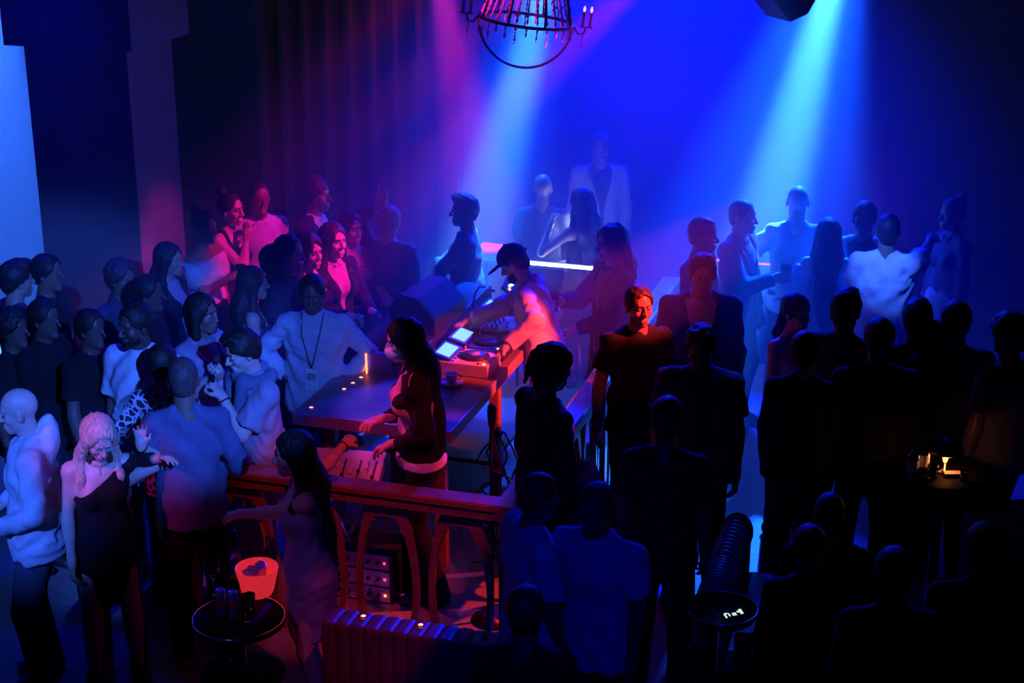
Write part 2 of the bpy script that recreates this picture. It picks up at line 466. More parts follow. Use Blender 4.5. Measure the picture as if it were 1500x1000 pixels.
def hair_field(style, O, R, N, Rt, sex, seed):
    """hair as one solid around the skull; styles share the cap and differ in what hangs from it"""
    rng = random.Random(seed)
    F = Field(); xl = style == 'xlong'; style = 'long' if xl else style
    def T(x, y, z): return O + R @ vec(x, y, z)
    def B_(x, y, z): return N + Rt @ vec(x, y, z)
    th = dict(buzz=.004, short=.012, quiff=.016, curly=.026, afro=.05, long=.012, wavy=.02, bun=.010, pony=.010, dread=.022, bob=.014).get(style, .012)
    F.ell(T(0, .018, .032), (.0765 + th, .096 + th, .091 + th), R, k=.02)
    if style in ('short', 'buzz', 'quiff', 'curly', 'dread'):
        F.ell(T(0, .05, -.03), (.058 + th * .5, .055 + th * .5, .06), R, k=.03)
    if style == 'quiff':
        F.ell(T(.0, -.05, .115), (.05, .045, .022), R, k=.03)
    lowest = -.085
    if style in ('long', 'wavy', 'pony'):
        lowest = -9
        w = .07 if style == 'long' else .08
        if style == 'pony':
            F.cone(T(0, .10, .05), B_(0.0, .13, -.02), .035, .04, k=.03); F.cone(B_(0.0, .13, -.02), B_(.02, .12, -.20), .04, .02, k=.03)
        else:
            F.cone(T(0, .05, .02), B_(0, .085, -.03), w + .012, w + .02, v=Rt @ vec(0, 1, 0), kf=.75, k=.04)
            F.cone(B_(0, .085, -.03), B_(0, .12, -.33), w + .03, w - .005, v=Rt @ vec(0, 1, 0), kf=.5, k=.05)
            if xl: F.cone(B_(0, .115, -.30), B_(0, .13, -.60), w + .005, w - .035, v=Rt @ vec(0, 1, 0), kf=.5, k=.04)
            for sx in (-1, 1):
                F.cone(T(.070 * sx, .0, .02), B_(.095 * sx, .0, .0), .026, .032, k=.03)
                F.cone(B_(.095 * sx, .0, .0), B_(.105 * sx, -.055, -.10), .030, .026, k=.03); F.cone(B_(.105 * sx, -.055, -.10), B_(.10 * sx, -.085, -.24), .026, .014, k=.03)
    if style == 'bob':
        lowest = -.16
        for sx in (-1, 1): F.cone(T(.07 * sx, .01, .02), T(.075 * sx, .0, -.13), .03, .03, k=.03)
        F.cone(T(0, .06, 0), T(0, .06, -.13), .07, .06, k=.03)
    if style == 'bun':
        F.ell(T(0, .09, .135), (.042, .04, .042), R, k=.015)
    if style == 'dread':
        lowest = -.2
        for i in range(34):
            a = rng.uniform(-2.5, 2.5); z = rng.uniform(-.01, .1); rr = .095
            p = T(math.sin(a) * rr, math.cos(a) * rr * 1.1 + .02, z)
            e = T(math.sin(a) * (rr + .025), math.cos(a) * (rr + .03) + .02, z - rng.uniform(.07, .15))
            F.cone(p, e, .012, .008, k=.01)
    # the face stays free
    if style in ('long', 'wavy', 'bob', 'pony'):
        c = T(0, -.075, -.045); rr_ = vec(.062, .115, .122)
    else:
        c = T(0, -.088, -.012); rr_ = vec(.068, .075, .100)
        p0 = T(0, -.070, .040); nn = unit(R @ vec(0, -.62, -.78))
        F.keep(lambda P: (P - p0) @ nn, .010)
    F.sub(lambda P: (np.sqrt(((((P - c) @ R) / rr_) ** 2).sum(-1)) - 1) * .064, .010)
    if lowest > -1:
        F.keep(lambda P: lowest - ((P - O) @ R)[:, 2], .012)
    ph = seed * 1.7
    if style == 'short':
        F.disp(lambda P: (.002 * np.sin(P[:, 0] * 120 + ph) * np.sin(P[:, 1] * 110 + ph) + .0015 * np.sin(P[:, 2] * 140 + P[:, 0] * 90 + ph)).astype(f32))
    elif style in ('curly', 'afro', 'wavy', 'dread', 'quiff'):
        am = dict(curly=.007, afro=.007, wavy=.006, dread=.005, quiff=.004)[style]; fr = dict(curly=95, afro=110, wavy=55, dread=90, quiff=70)[style]
        F.disp(lambda P: (am * np.sin(P[:, 0] * fr + ph) * np.sin(P[:, 1] * fr + 1.3 * ph) * np.sin(P[:, 2] * fr * (.6 if style == 'wavy' else 1) + ph * .7) * 1.6).astype(f32))
    elif style in ('long', 'pony', 'bun', 'bob'):
        def st(P):
            q = (P - O); a = np.arctan2(q[:, 0], q[:, 1] + .02)
            return (.0028 * np.sin(a * 34 + 2.0 * np.sin(q[:, 2] * 7 + ph)) + .002 * np.sin(a * 71 + ph)).astype(f32)
        F.disp(st)
    return F

PERSONS = []
EYE = {}
def eye_mesh():
    if 'e' not in EYE:
        EYE['e'] = MB().sphere((0, 0, 0), 0.0125, 12).mesh('eye'); EYE['e'].materials.append(mat('eye_white', (.5, .48, .46), rough=.15, var=0))
        EYE['i'] = MB().sphere((0, -0.0068, 0), (0.0074, 0.0066, 0.0074), 10).mesh('iris'); EYE['i'].materials.append(mat('iris', (.03, .02, .015), rough=.1, var=0))
    return EYE

def person(label, u, v, H=1.76, rz=0, sex='m', q=1, skin='tan', hair=('short', (.02, .015, .012)), top=('tee', (.1, .1, .1)),
           bottom=('slim', (.03, .03, .04)), shoes=(.04, .04, .045), lean=0, side=0, twist=0, hy=0, hp=0, hr=0,
           L=None, R=None, Lp=None, Rp=None, Lc=.35, Rc=.35, Ln=None, Rn=None, Ld=None, Rd=None, spread=0.0, stance=None, sit=False,
           build=1.0, z0=0.0, depth=None, group=None, beard=False, eyes=False, inner=(.75, .75, .78), hood=False, cap=None, extra=None, seed=None, dark_lips=False, legs=True):
    seed = seed if seed is not None else len(PERSONS) + 1
    rng = random.Random(seed * 77)
    S = H / 1.75
    hv = (.0115, .0092, .0068)[q]; gv = (.0105, .0082, .0062)[q]; bv = (.024, .019, .0145)[q]; cv = (.022, .017, .0122)[q]
    fem = sex == 'f'
    Pz = .93 if not sit else .53
    P = vec(0, 0, Pz); Rt = roty(rad(side)) @ rotx(rad(lean))
    Rs = Rt @ rotz(rad(twist))
    yv = Rt @ vec(0, 1, 0)
    def TT(x, y, z): return P + Rt @ vec(x, y, z)
    N = TT(0, 0.005, .53)
    sw = (.150 if fem else .170) * build
    SH = {1: N + Rs @ vec(sw, .008, -.062), -1: N + Rs @ vec(-sw, .008, -.062)}
    Rh = rotz(rad(twist * .5 + hy)) @ rotx(rad(hp)) @ roty(rad(hr))
    O = N + Rt @ vec(0, -.012, .060) + Rh @ vec(0, -.018, .105)
    crown = (O + Rh @ vec(0, .015, .12)) * S
    p = at_z(u, v, z0 + float(crown[2])) if depth is None else at_y(u, v, depth)
    c_, s_ = math.cos(rad(rz)), math.sin(rad(rz))
    base = Vector((p.x - (c_ * crown[0] - s_ * crown[1]), p.y - (s_ * crown[0] + c_ * crown[1]), z0))
    def target(t):
        """hand targets: local metres at 1.75 m height, or ('z'|'y', u, v, value) for a seen point at that height / depth"""
        if t is None or not isinstance(t[0], str): return t
        w = (at_z if t[0] == 'z' else at_y)(t[1], t[2], t[3]) - base
        return ((c_ * w.x + s_ * w.y) / S, (-s_ * w.x + c_ * w.y) / S, w.z / S)
    L = target(L); R = target(R)
    W = {}; E = {}; HD = {}
    for sd, tgt, pole in ((1, L, Lp), (-1, R, Rp)):
        if tgt is None: tgt = (sd * (sw + .05), -.06 + rng.uniform(-.03, .03) - math.sin(rad(lean)) * .3, Pz - .10)
        if pole is None: pole = (sd * .55, .75, -.35)
        E[sd], W[sd] = ik(SH[sd], np.asarray(tgt, f32), .285, .25, pole)
        hd_ = {1: Ld, -1: Rd}[sd]
        HD[sd] = unit(np.asarray(hd_, f32)) if hd_ is not None else unit(W[sd] - E[sd])
    HIP = {}; KN = {}; AN = {}
    st = stance or (rng.uniform(.09, .13), rng.uniform(-.06, .06), rng.uniform(.09, .13), rng.uniform(-.06, .06))
    for sd, sx, sy in ((1, st[0], st[1]), (-1, st[2], st[3])):
        HIP[sd] = P + vec(.082 * sd, 0, -.03)
        an = vec(sx * sd, sy, .085) if not sit else vec(sx * sd, -.42 + sy * .5, .085)
        KN[sd], AN[sd] = ik(HIP[sd], an, .415, .415, (sd * .1, -1, .1) if not sit else (0, -.6, 1))
    b = build
    # ---- body
    def torso(F, g=0.0, hem=None, k=.022, chest_only=False):
        if fem:
            F.cone(TT(0, .005, -.03), TT(0, .0, .08), (.172 + g) * b, (.142 + g) * b, v=yv, kf=.70, k=k)
            F.cone(TT(0, .0, .08), TT(0, .0, .20), (.142 + g) * b, (.118 + g) * b, v=yv, kf=.70, k=k)
            F.cone(TT(0, .0, .20), TT(0, .0, .37), (.118 + g) * b, (.138 + g) * b, v=yv, kf=.70, k=k)
            F.cone(TT(0, .0, .37), TT(0, .01, .455), (.138 + g) * b, (.085 + g) * b, v=yv, kf=.68, k=k)
            for sx in (-1, 1): F.ell(TT(.068 * sx, -.078, .335), (.058 + g, .052 + g, .058 + g), Rt, k=.04)
        else:
            F.cone(TT(0, .005, -.03), TT(0, .0, .10), (.160 + g) * b, (.150 + g) * b, v=yv, kf=.72, k=k)
            F.cone(TT(0, .0, .10), TT(0, .0, .35), (.148 + g) * b, (.172 + g) * b, v=yv, kf=.66, k=k)
            F.cone(TT(0, .0, .35), TT(0, .01, .45), (.172 + g) * b, (.10 + g) * b, v=yv, kf=.66, k=k)
        rs = .044 if fem else .052
        F.cone(SH[-1], SH[1], rs + g, rs + g, k=k)
        for sd in (-1, 1): F.cone(N + Rt @ vec(.03 * sd, .012, -.004), SH[sd] + vec(0, 0, -.008), .040 + g * .5, .040 + g, k=.025)
    nr = .046 if fem else .055
    def neck(F): F.cone(N + Rt @ vec(0, .015, -.04), O + Rh @ vec(0, .02, -.06), nr + .008, nr, k=.03)
    bare = top[0] in ('dress', 'strapless', 'crop', 'tank', 'oneshoulder', 'gown', 'puff', 'none')
    FB = Field(); torso(FB, 0.0 if bare else -.010); neck(FB)
    lr = 1.0 if bottom[0] in ('none', 'skirt', 'shorts') else .88
    ar = .86 if fem else 1.0
    FA = FB if bare else Field()
    for sd in (-1, 1):
        FA.cone(SH[sd], E[sd], .052 * ar * b, .041 * ar, k=.03)
        FA.cone(E[sd], W[sd], .042 * ar, .0275 * ar, k=.02)
        FA.cone(E[sd] + (W[sd] - E[sd]) * .15, E[sd] + (W[sd] - E[sd]) * .45, .043 * ar, .037 * ar, k=.02)
        if legs:
            FB.cone(HIP[sd], KN[sd], .086 * b * lr, .056 * lr, k=.04); FB.cone(KN[sd], AN[sd], .055 * lr, .038 * lr, k=.02)
            FB.cone(KN[sd] + (AN[sd] - KN[sd]) * .12 + vec(0, .012, 0), KN[sd] + (AN[sd] - KN[sd]) * .5 + vec(0, .012, 0), .052 * lr, .046 * lr, k=.03)
            FB.cone(AN[sd], AN[sd] + vec(0, -.12, -.045), .036, .026, k=.03)
    parts = [FB.mesh(bv)] if bare else [FB.mesh(bv * 1.7), FA.mesh(bv if top[0] in ('tee', 'loose', 'shirt') else bv * 1.4)]
    FH = Field(); neck(FH); head_prims(FH, O, Rh, sex, fine=q > 0)
    parts.append(FH.mesh(hv))
    palm = {}
    for sd, cu, n in ((1, Lc, Ln), (-1, Rc, Rn)):
        F = Field()
        d = HD[sd]
        if n is None:
            n = vec(-sd, .1, 0) if abs(d[2]) > .6 else vec(0, 0, -1)
        F.cone(E[sd] + (W[sd] - E[sd]) * .6, W[sd], .034 * ar, .0275 * ar, k=.02)
        palm[sd] = hand_prims(F, W[sd], d, n, sd if True else 1, cu, r=.92 if fem else 1.0, spread=spread)
        parts.append(F.mesh(gv))
    V, Q = merge(parts)
    root = empty('person', base, rad(rz))
    sm = skin_mat(skin)
    def part(name, VQ, m):
        VV, QQ = VQ
        return mobj(name, np_mesh(name, VV * S, QQ), m, root)
    part('body', (V, Q), sm)
    # ---- clothes
    ph = seed * 2.3
    def sleeves(F, g, frac, r0=.050, r1=.052, r2=.046, k=.02, only=(-1, 1)):
        for sd in only:
            r0_, r1_, r2_ = r0 * ar, r1 * ar, r2 * ar
            if frac <= 1:
                e = SH[sd] + (E[sd] - SH[sd]) * frac
                F.cone(SH[sd], e, r0_ + g, r1_ + g, k=k, flat=True)
            else:
                F.cone(SH[sd], E[sd], r0_ + g, (r1_ + r0_) / 2 + g * .8, k=k)
                F.cone(E[sd], E[sd] + (W[sd] - E[sd]) * (frac - 1), (r1_ + r0_) / 2 + g * .8, r2_ * .82 + g * .6, k=k, flat=True)
    def hemcone(F, g, z, r=None, kf=.74):
        F.cone(TT(0, 0, .1), TT(0, 0, z), (.150 + g) * b, (r or (.176 if fem else .168) + g) * b, v=yv, kf=kf, k=.04)
    tt, tc = top[0], top[1]
    tm = lace_mat() if tc == 'lace' else cloth_mat(tc)
    neckcut = None
    F = Field(); outer = None
    if tt in ('tee', 'shirt', 'loose'):
        g = dict(tee=.010, shirt=.014, loose=.020)[tt]
        torso(F, g); hemcone(F, g + .004, -.12); sleeves(F, g, .78 if tt == 'loose' else .66, r1=.064)
        F.keep(lambda P_: (-.13 - ((P_ - P) @ Rt)[:, 2]), .006)
        if tt == 'shirt':
            for sd in (-1, 1): F.cone(N + Rt @ vec(.055 * sd, .03, .03), N + Rt @ vec(.035 * sd, -.075, -.03), .022, .014, k=.008)
    elif tt in ('sweater', 'hoodie', 'longshirt'):
        g = .017 if tt != 'longshirt' else .010
        torso(F, g); hemcone(F, g + .018, -.11); sleeves(F, g, 1.93)
        F.keep(lambda P_: (-.125 - ((P_ - P) @ Rt)[:, 2]), .006)
        if tt == 'hoodie':
            F.ell(N + Rt @ vec(0, .10, .01), (.115, .06, .10), Rt, k=.04); F.cone(N + Rt @ vec(-.09, .02, .02), N + Rt @ vec(-.03, -.08, -.04), .035, .02, k=.03)
            F.cone(N + Rt @ vec(.09, .02, .02), N + Rt @ vec(.03, -.08, -.04), .035, .02, k=.03)
        elif tt == 'longshirt':
            for sd in (-1, 1): F.cone(N + Rt @ vec(.055 * sd, .03, .03), N + Rt @ vec(.03 * sd, -.072, -.02), .02, .014, k=.008)
        else:
            for i in range(8):
                a = i / 8 * 6.283; a2 = (i + 1) / 8 * 6.283
                F.cone(N + Rt @ vec(.066 * math.sin(a), .008 - .066 * math.cos(a), .018 - .018 * math.cos(a)), N + Rt @ vec(.066 * math.sin(a2), .008 - .066 * math.cos(a2), .018 - .018 * math.cos(a2)), .014, .014, k=.012)
    elif tt == 'jacket':
        FI = Field(); torso(FI, .007); hemcone(FI, .007, -.08); FI.keep(lambda P_: (-.09 - ((P_ - P) @ Rt)[:, 2]), .006)
        for sd in (-1, 1): FI.cone(N + Rt @ vec(.05 * sd, .03, .035), N + Rt @ vec(.02 * sd, -.068, -.015), .016, .012, k=.008)
        part('shirt', FI.mesh(cv * 1.15), cloth_mat(inner))
        g = .022
        torso(F, g); hemcone(F, g + .008, -.17); sleeves(F, g * .9, 1.92)
        F.keep(lambda P_: (-.19 - ((P_ - P) @ Rt)[:, 2]), .006)
        def opening(P_):
            p = (P_ - P) @ Rt
            w = .012 + .30 * np.clip(p[:, 2] - .22, 0, .5) + .10 * np.clip(.05 - p[:, 2], 0, .5)
            return np.maximum(np.abs(p[:, 0]) - w, p[:, 1] + .03)
        F.sub(opening, .012)
        cN = N + Rt @ vec(0, -.005, .05)
        F.sub(lambda P_: np.sqrt(((P_ - cN) ** 2).sum(-1)) - .078, .012)
        for sd in (-1, 1):
            pass
    elif tt in ('dress', 'strapless', 'crop', 'tank', 'oneshoulder', 'gown'):
        g = .015
        torso(F, g, k=.03)
        zt = dict(dress=.455, strapless=.395, crop=.46, tank=.455, oneshoulder=.43, gown=.4)[tt]
        if tt in ('dress', 'gown', 'oneshoulder'):
            zl = -.38 if tt != 'gown' else -.75
            F.cone(TT(0, 0, -.02), P + vec(0, 0, zl), .172 * b + g, (.165 if tt != 'gown' else .2) * b, v=yv, kf=.78, k=.04)
            F.keep(lambda P_: (P[2] + zl + .01 - P_[:, 2]), .006)
        elif tt == 'crop': F.keep(lambda P_: (.13 - ((P_ - P) @ Rt)[:, 2]), .01)
        else: F.keep(lambda P_: (.0 - ((P_ - P) @ Rt)[:, 2]), .01)
        if tt in ('strapless', 'gown'): F.keep(lambda P_: (((P_ - P) @ Rt)[:, 2] - zt), .008)
        elif tt == 'oneshoulder':
            F.keep(lambda P_: (((P_ - P) @ Rt)[:, 2] - .415 - .55 * ((P_ - P) @ Rt)[:, 0]), .008)
            sleeves(F, .012, 1.95, only=(1,))
        elif tt in ('dress', 'tank'):
            def cut(P_):
                p = (P_ - P) @ Rt
                return np.maximum(p[:, 2] - .40 - .0, .042 - np.abs(np.abs(p[:, 0]) - .085)) if False else np.where(np.abs(np.abs(p[:, 0]) - .09) < .02, p[:, 2] - .60, p[:, 2] - .405)
            F.keep(cut, .006)
        if tt == 'crop' and len(top) < 3: sleeves(F, .012, .5)
    if tt == 'puff':
        torso(F, .016); hemcone(F, .02, -.05); F.keep(lambda P_: (-.06 - ((P_ - P) @ Rt)[:, 2]), .006)
        for sd in (-1, 1): F.ell(SH[sd] + (E[sd] - SH[sd]) * .45, (.10, .10, .13), None, k=.05)
        F.keep(lambda P_: ((P_ - P) @ Rt)[:, 2] - .455, .01)
    nmx = dict(tee='t_shirt', shirt='shirt', loose='t_shirt', sweater='sweater', hoodie='hoodie', longshirt='shirt', jacket='jacket', dress='dress', gown='dress',
               oneshoulder='dress', strapless='top', crop='crop_top', tank='top', puff='blouse').get(tt, 'top')
    amp = (.0, .0042, .0056)[q] * dict(jacket=.9, sweater=1.3, hoodie=1.4, dress=.7, strapless=.5, crop=1.6, oneshoulder=.5, gown=.7).get(tt, 1.15)
    if amp > 0: F.disp(folds(amp, ph))
    if tt != 'none': outer = part(nmx, F.mesh(cv), tm)
    if len(top) > 2:                                        # a second layer: an open jacket over a crop top etc.
        F2 = Field(); g = .022
        torso(F2, g); sleeves(F2, g * .7, 1.9)
        zl = top[3] if len(top) > 3 else .05
        def jhem(P_):
            d_ = np.full(len(P_), 9., f32)
            for sd in (-1, 1):
                for a_, b_ in ((SH[sd] + (E[sd] - SH[sd]) * .5, E[sd]), (E[sd], W[sd])):
                    ab = b_ - a_; t_ = np.clip(((P_ - a_) @ ab) / float(ab @ ab), 0, 1); q_ = P_ - a_ - t_[:, None] * ab
                    d_ = np.minimum(d_, np.sqrt((q_ * q_).sum(-1)))
            return np.where(d_ < .075, f32(-1), zl - ((P_ - P) @ Rt)[:, 2])
        F2.keep(jhem, .006)
        F2.sub(lambda P_: np.maximum(np.abs(((P_ - P) @ Rt)[:, 0]) - .085, ((P_ - P) @ Rt)[:, 1] + .0), .012)
        cN2 = N + Rt @ vec(0, -.005, .05); F2.sub(lambda P_: np.sqrt(((P_ - cN2) ** 2).sum(-1)) - .085, .012)
        if amp > 0: F2.disp(folds(amp, ph + 1))
        part('jacket', F2.mesh(cv), cloth_mat(top[2]))
    # trousers or skirt
    bt, bc = bottom
    if bt != 'none' and legs:
        F = Field(); g = .018 if bare else .010
        F.cone(TT(0, .005, -.02), TT(0, 0, .05 if bt != 'flare' else .0), ((.172 if fem else .160) + g) * b, ((.158 if fem else .155) + g) * b, v=yv, kf=.72, k=.03)
        rr = dict(slim=(.099, .072, .060), wide=(.105, .085, .088), flare=(.096, .068, .10), skirt=(.1, .1, .1), jeans=(.104, .078, .068), shorts=(.1, .088, .08))[bt]
        for sd in (-1, 1):
            if bt == 'skirt': continue
            F.cone(HIP[sd], KN[sd], rr[0] * b, rr[1], k=.03)
            if bt != 'shorts': F.cone(KN[sd], AN[sd] + vec(0, .008, -.045), rr[1], rr[2], k=.02)
        if bt == 'skirt':
            F.cone(TT(0, 0, 0), P + vec(0, 0, -.42), .172 * b + .014, .2, v=yv, kf=.85, k=.04); F.keep(lambda P_: P[2] - .43 - P_[:, 2], .006)
        if q: F.disp(folds(.003, ph + 2, .8))
        part('skirt' if bt == 'skirt' else ('shorts' if bt == 'shorts' else 'trousers'), F.mesh(cv * 1.45), cloth_mat(bc))
    if legs:
        for sd in (-1, 1):
            F = Field(); a = AN[sd]; z = .0
            F.cone(vec(a[0], a[1] + .035, .045), vec(a[0] + sd * .02, a[1] - .165, .032), .043, .034, k=.02)
            F.cone(vec(a[0], a[1] + .03, .05), a + vec(0, .005, .01), .042, .046, k=.03); F.cone(a + vec(0, -.005, 0), a + vec(sd * .012, -.10, -.035), .044, .034, k=.03)
            F.keep(lambda P_: .003 - P_[:, 2], .004)
            part('shoe', F.mesh(.014 if q else .02), mat('shoe_%d' % int(255 * shoes[0]), shoes, rough=.4, var=.05))
    # hair, cap, features
    hs, hc = hair
    if hs not in ('bald', 'none'):
        hf = hair_field(hs, O, Rh, N, Rt, sex, seed)
        part('hair', hf.mesh(hv * 1.3 if q else hv * 1.2), hair_mat(hc))
    if beard:
        F = Field(); c1 = O + Rh @ vec(0, -.024, -.062); F.ell(c1, (.062, .068, .058), Rh, k=.02); F.ell(O + Rh @ vec(0, -.068, -.1), (.03, .026, .026), Rh, k=.02)
        F.keep(lambda P_: ((P_ - O) @ Rh)[:, 2] + .045 + .35 * np.maximum(0, -.02 - ((P_ - O) @ Rh)[:, 1]), .006)
        cm = O + Rh @ vec(0, -.095, -.068); F.sub(lambda P_: np.sqrt(((((P_ - cm) @ Rh) / vec(.024, .03, .014)) ** 2).sum(-1)) * .014 - .014, .004)
        part('beard', F.mesh(hv), hair_mat(hc))
    if cap:
        F = Field(); Rc_ = Rh @ rotx(-.05)
        F.ell(O + Rh @ vec(0, .014, .045), (.088, .108, .092), Rh, k=.02)
        F.keep(lambda P_: .022 - ((P_ - O) @ Rh)[:, 2] , .01)
        F.ell(O + Rh @ vec(0, .012, .139), (.012, .012, .008), Rh, k=.006)
        c_ = part('baseball_cap', F.mesh(hv), cloth_mat(cap))
        F = Field(); F.ell(O + Rh @ vec(0, -.115, .030), (.072, .085, .011), Rh @ rotx(.18), k=.01)
        br = mobj('brim', np_mesh('brim', *(lambda a_: (a_[0] * S, a_[1]))(F.mesh(.007))), cloth_mat(cap), c_)
        F = Field(); F.cone(O + Rh @ vec(-.05, .11, .04), O + Rh @ vec(.05, .11, .04), .012, .012, k=.01)
        mobj('strap', np_mesh('strap', *(lambda a_: (a_[0] * S, a_[1]))(F.mesh(.006))), cloth_mat((.03, .03, .03)), c_)
    if eyes:
        for sx in (-1, 1):
            EM = eye_mesh(); R4 = Matrix([list(map(float, r)) for r in Rh]).to_4x4()
            c = O + Rh @ vec(.031 * sx, -.0685, .004)
            e = mobj('eye', EM['e'], None, root); e.matrix_local = Matrix.Translation(Vector([float(x * S) for x in c])) @ R4
            ii = mobj('iris', EM['i'], None, e)
            F = Field(); F.cone(O + Rh @ vec(.012 * sx, -.087, .022), O + Rh @ vec(.048 * sx, -.073, .024), .0052, .004, k=.004)
            part('eyebrow', F.mesh(.005), hair_mat(hc))
        F = Field() ; F.cone(O + Rh @ vec(-.021, -.0815, -.066), O + Rh @ vec(.021, -.0815, -.066), .0052, .0052, k=.003); F.cone(O + Rh @ vec(-.015, -.081, -.078), O + Rh @ vec(.015, -.081, -.078), .0065, .0065, k=.002)
        part('lips', F.mesh(.0045), mat('lips_' + skin, tuple(x * y for x, y in zip(SKIN[skin], (.85, .55, .55))), rough=.35, var=.05))
    tag(root, label, 'person', group)
    M = Matrix.Translation(base) @ RZ(rad(rz))
    info = dict(root=root, M=M, S=S, part=part, N=N, O=O, Rh=Rh, Rt=Rt, P=P, W=W, E=E, SH=SH, HD=HD, TT=TT,
                palm={k: M @ Vector([float(x * S) for x in palm[k]]) for k in palm},
                wrist={k: M @ Vector([float(x * S) for x in W[k]]) for k in W}, AN=AN, KN=KN, cv=cv)
    PERSONS.append(info)
    return info

# ------------------------------------------------------------------ the room
FLOORM = mat('floor_dark_wood', (.34, .31, .30), rough=.38, bump=.08, bscale=14, var=.22, vscale=5, stretch=(1, 6, 1))
WALLM = mat('wall_paint', (.20, .20, .24), rough=.8, bump=.1, bscale=20, var=.1)
DARKM = mat('dark_paint', (.035, .035, .04), rough=.7, bump=.1, bscale=30)
room = RZ(BROT)
def rbox(c_a, c_b, z0, z1, wa, wb, name, m, parent=None, bev=0.0):
    o = MB().box((0, 0, (z1 - z0) / 2), (wa, wb, z1 - z0), bev).build(name, m, parent)
    p = B(c_a, c_b, z0)
    if parent is None: o.location = p; o.rotation_euler = (0, 0, BROT)
    return o
tag(rbox(0, 0, -.2, 0, 24, 34, 'floor', FLOORM), kind='structure')
tag(rbox(0, 9.6, 0, 6.4, 24, .3, 'wall_back', WALLM), kind='structure')
tag(rbox(8.4, 0, 0, 6.4, .3, 34, 'wall_left', DARKM), kind='structure')
tag(rbox(-9.6, 0, 0, 6.4, .3, 34, 'wall_right', DARKM), kind='structure')
tag(rbox(0, 0, 6.4, 6.6, 24, 34, 'ceiling', DARKM), kind='structure')
tag(rbox(0, -14, 0, 6.4, 24, .3, 'wall_front', DARKM), kind='structure')

# the square pillar on the left
P1 = at_y(195, 200, 12.8); pa, pb = Binv(P1)
COLM = mat('pillar_plaster', (.30, .27, .28), rough=.6, bump=.08, bscale=12)
pil = empty('pillar', B(pa + .46, pb + .365), BROT)
MB().box((0, 0, 1.4), (.92, .73, 2.8), .012).build('shaft', COLM, pil)
MB().box((0, 0, 4.6), (1.14, .95, 3.64), .012).box((0, 0, 2.80), (1.02, .83, .06), .01).build('capital', COLM, pil)
tag(pil, 'square plaster pillar with a wider block on top left of the curtain', 'pillar')
pil['kind'] = 'structure'

# the curtain behind the left crowd
CURM = mat('red_velvet', (.30, .03, .05), rough=.75, bump=.15, bscale=60, var=.15, sheen=.4)
cur = empty('curtain', B(.55, 6.7), BROT)
rngc = random.Random(5)
x = -4.1; k = 0
while x < -1.85:
    w = .235 + rngc.uniform(-.02, .02)
    V = []; F = []; n = 9
    for i in range(n + 1):
        t = i / n
        yy = -.13 * math.sin(math.pi * t) ** 1.5
        for zz, sp in ((.02, 1.0), (1.2, 1.0), (2.6, .97), (5.2, .9)):
            V.append((x + w * t, yy * sp * rngc.uniform(.97, 1.03), zz))
    for i in range(n):
        for j in range(3):
            F.append([i * 4 + j, (i + 1) * 4 + j, (i + 1) * 4 + j + 1, i * 4 + j + 1])
    MB().add(V, F, True).build('curtain_fold', CURM, cur)
    x += w; k += 1
tag(cur, 'dark red velvet curtain hanging in vertical folds behind the left crowd', 'curtain')

# haze drifting over the dance floor
hm = bpy.data.materials.new('haze'); hm.use_nodes = True
nt = hm.node_tree; nt.nodes.clear()
vo = nt.nodes.new('ShaderNodeVolumeScatter'); out = nt.nodes.new('ShaderNodeOutputMaterial')
vo.inputs['Color'].default_value = (1, 1, 1, 1)
vo.inputs['Density'].default_value = 0.10
vo.inputs['Anisotropy'].default_value = 0.35
nt.links.new(vo.outputs[0], out.inputs['Volume'])
hz_ = MB().box((-.1, 12.975, 3.0), (11.8, 6.45, 5.98)).build('haze', hm)
tag(hz_, 'thin stage haze hanging over the dance floor', 'haze', kind='stuff')

# ------------------------------------------------------------------ booth: table, balustrades, gear
WOOD = mat('stained_wood', (.30, .13, .075), rough=.30, bump=.08, bscale=20, var=.3, vscale=6, stretch=(1, 1, 7), coat=.35)
TABW = mat('table_laminate', (.16, .12, .13), rough=.45, bump=.05, bscale=30, var=.15)
EDGE = mat('table_edge', (.33, .24, .24), rough=.4, var=.1)
BLACK = mat('black_plastic', (.018, .018, .022), rough=.45, var=.05)
BLACKM = mat('black_metal', (.03, .03, .035), rough=.35, metal=.6, var=.05)
CHROME = mat('chrome', (.75, .75, .78), rough=.18, metal=1.0, var=.02)
BRASS = mat('brass', (.72, .5, .22), rough=.25, metal=1.0, var=.05)
SILVER = mat('silver_plastic', (.55, .53, .55), rough=.35, var=.05)
WHITE = mat('white_enamel', (.78, .78, .78), rough=.3, var=.03)
GRILLE = mat('speaker_grille', (.03, .03, .035), rough=.6, bump=.5, bscale=300, var=.1)
GLASS = mat('clear_glass', (.92, .95, .97), rough=.03, var=0, trans=1.0)
SCREEN = mat('lit_screen', (.02, .03, .04), rough=.2, var=0, emit=(.35, .85, 1.0), estr=.9)
LEDW = mat('white_led', (1, 1, 1), var=0, emit=(.85, .9, 1.0), estr=14)
LEDR = mat('red_led', (1, .1, .1), var=0, emit=(1, .06, .10), estr=2.5)
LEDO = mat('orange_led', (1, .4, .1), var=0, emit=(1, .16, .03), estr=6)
LEDB = mat('blue_led', (.1, .3, 1), var=0, emit=(.15, .4, 1), estr=3)
LEDG = mat('green_led', (.3, 1, .4), var=0, emit=(.5, 1, .55), estr=3)
RB = (0, 0, rad(73.0))                       # local +x away along the table, +y to its far (left) side
RN = (0, 0, BROT)                            # local +x right along the near rail, +y away

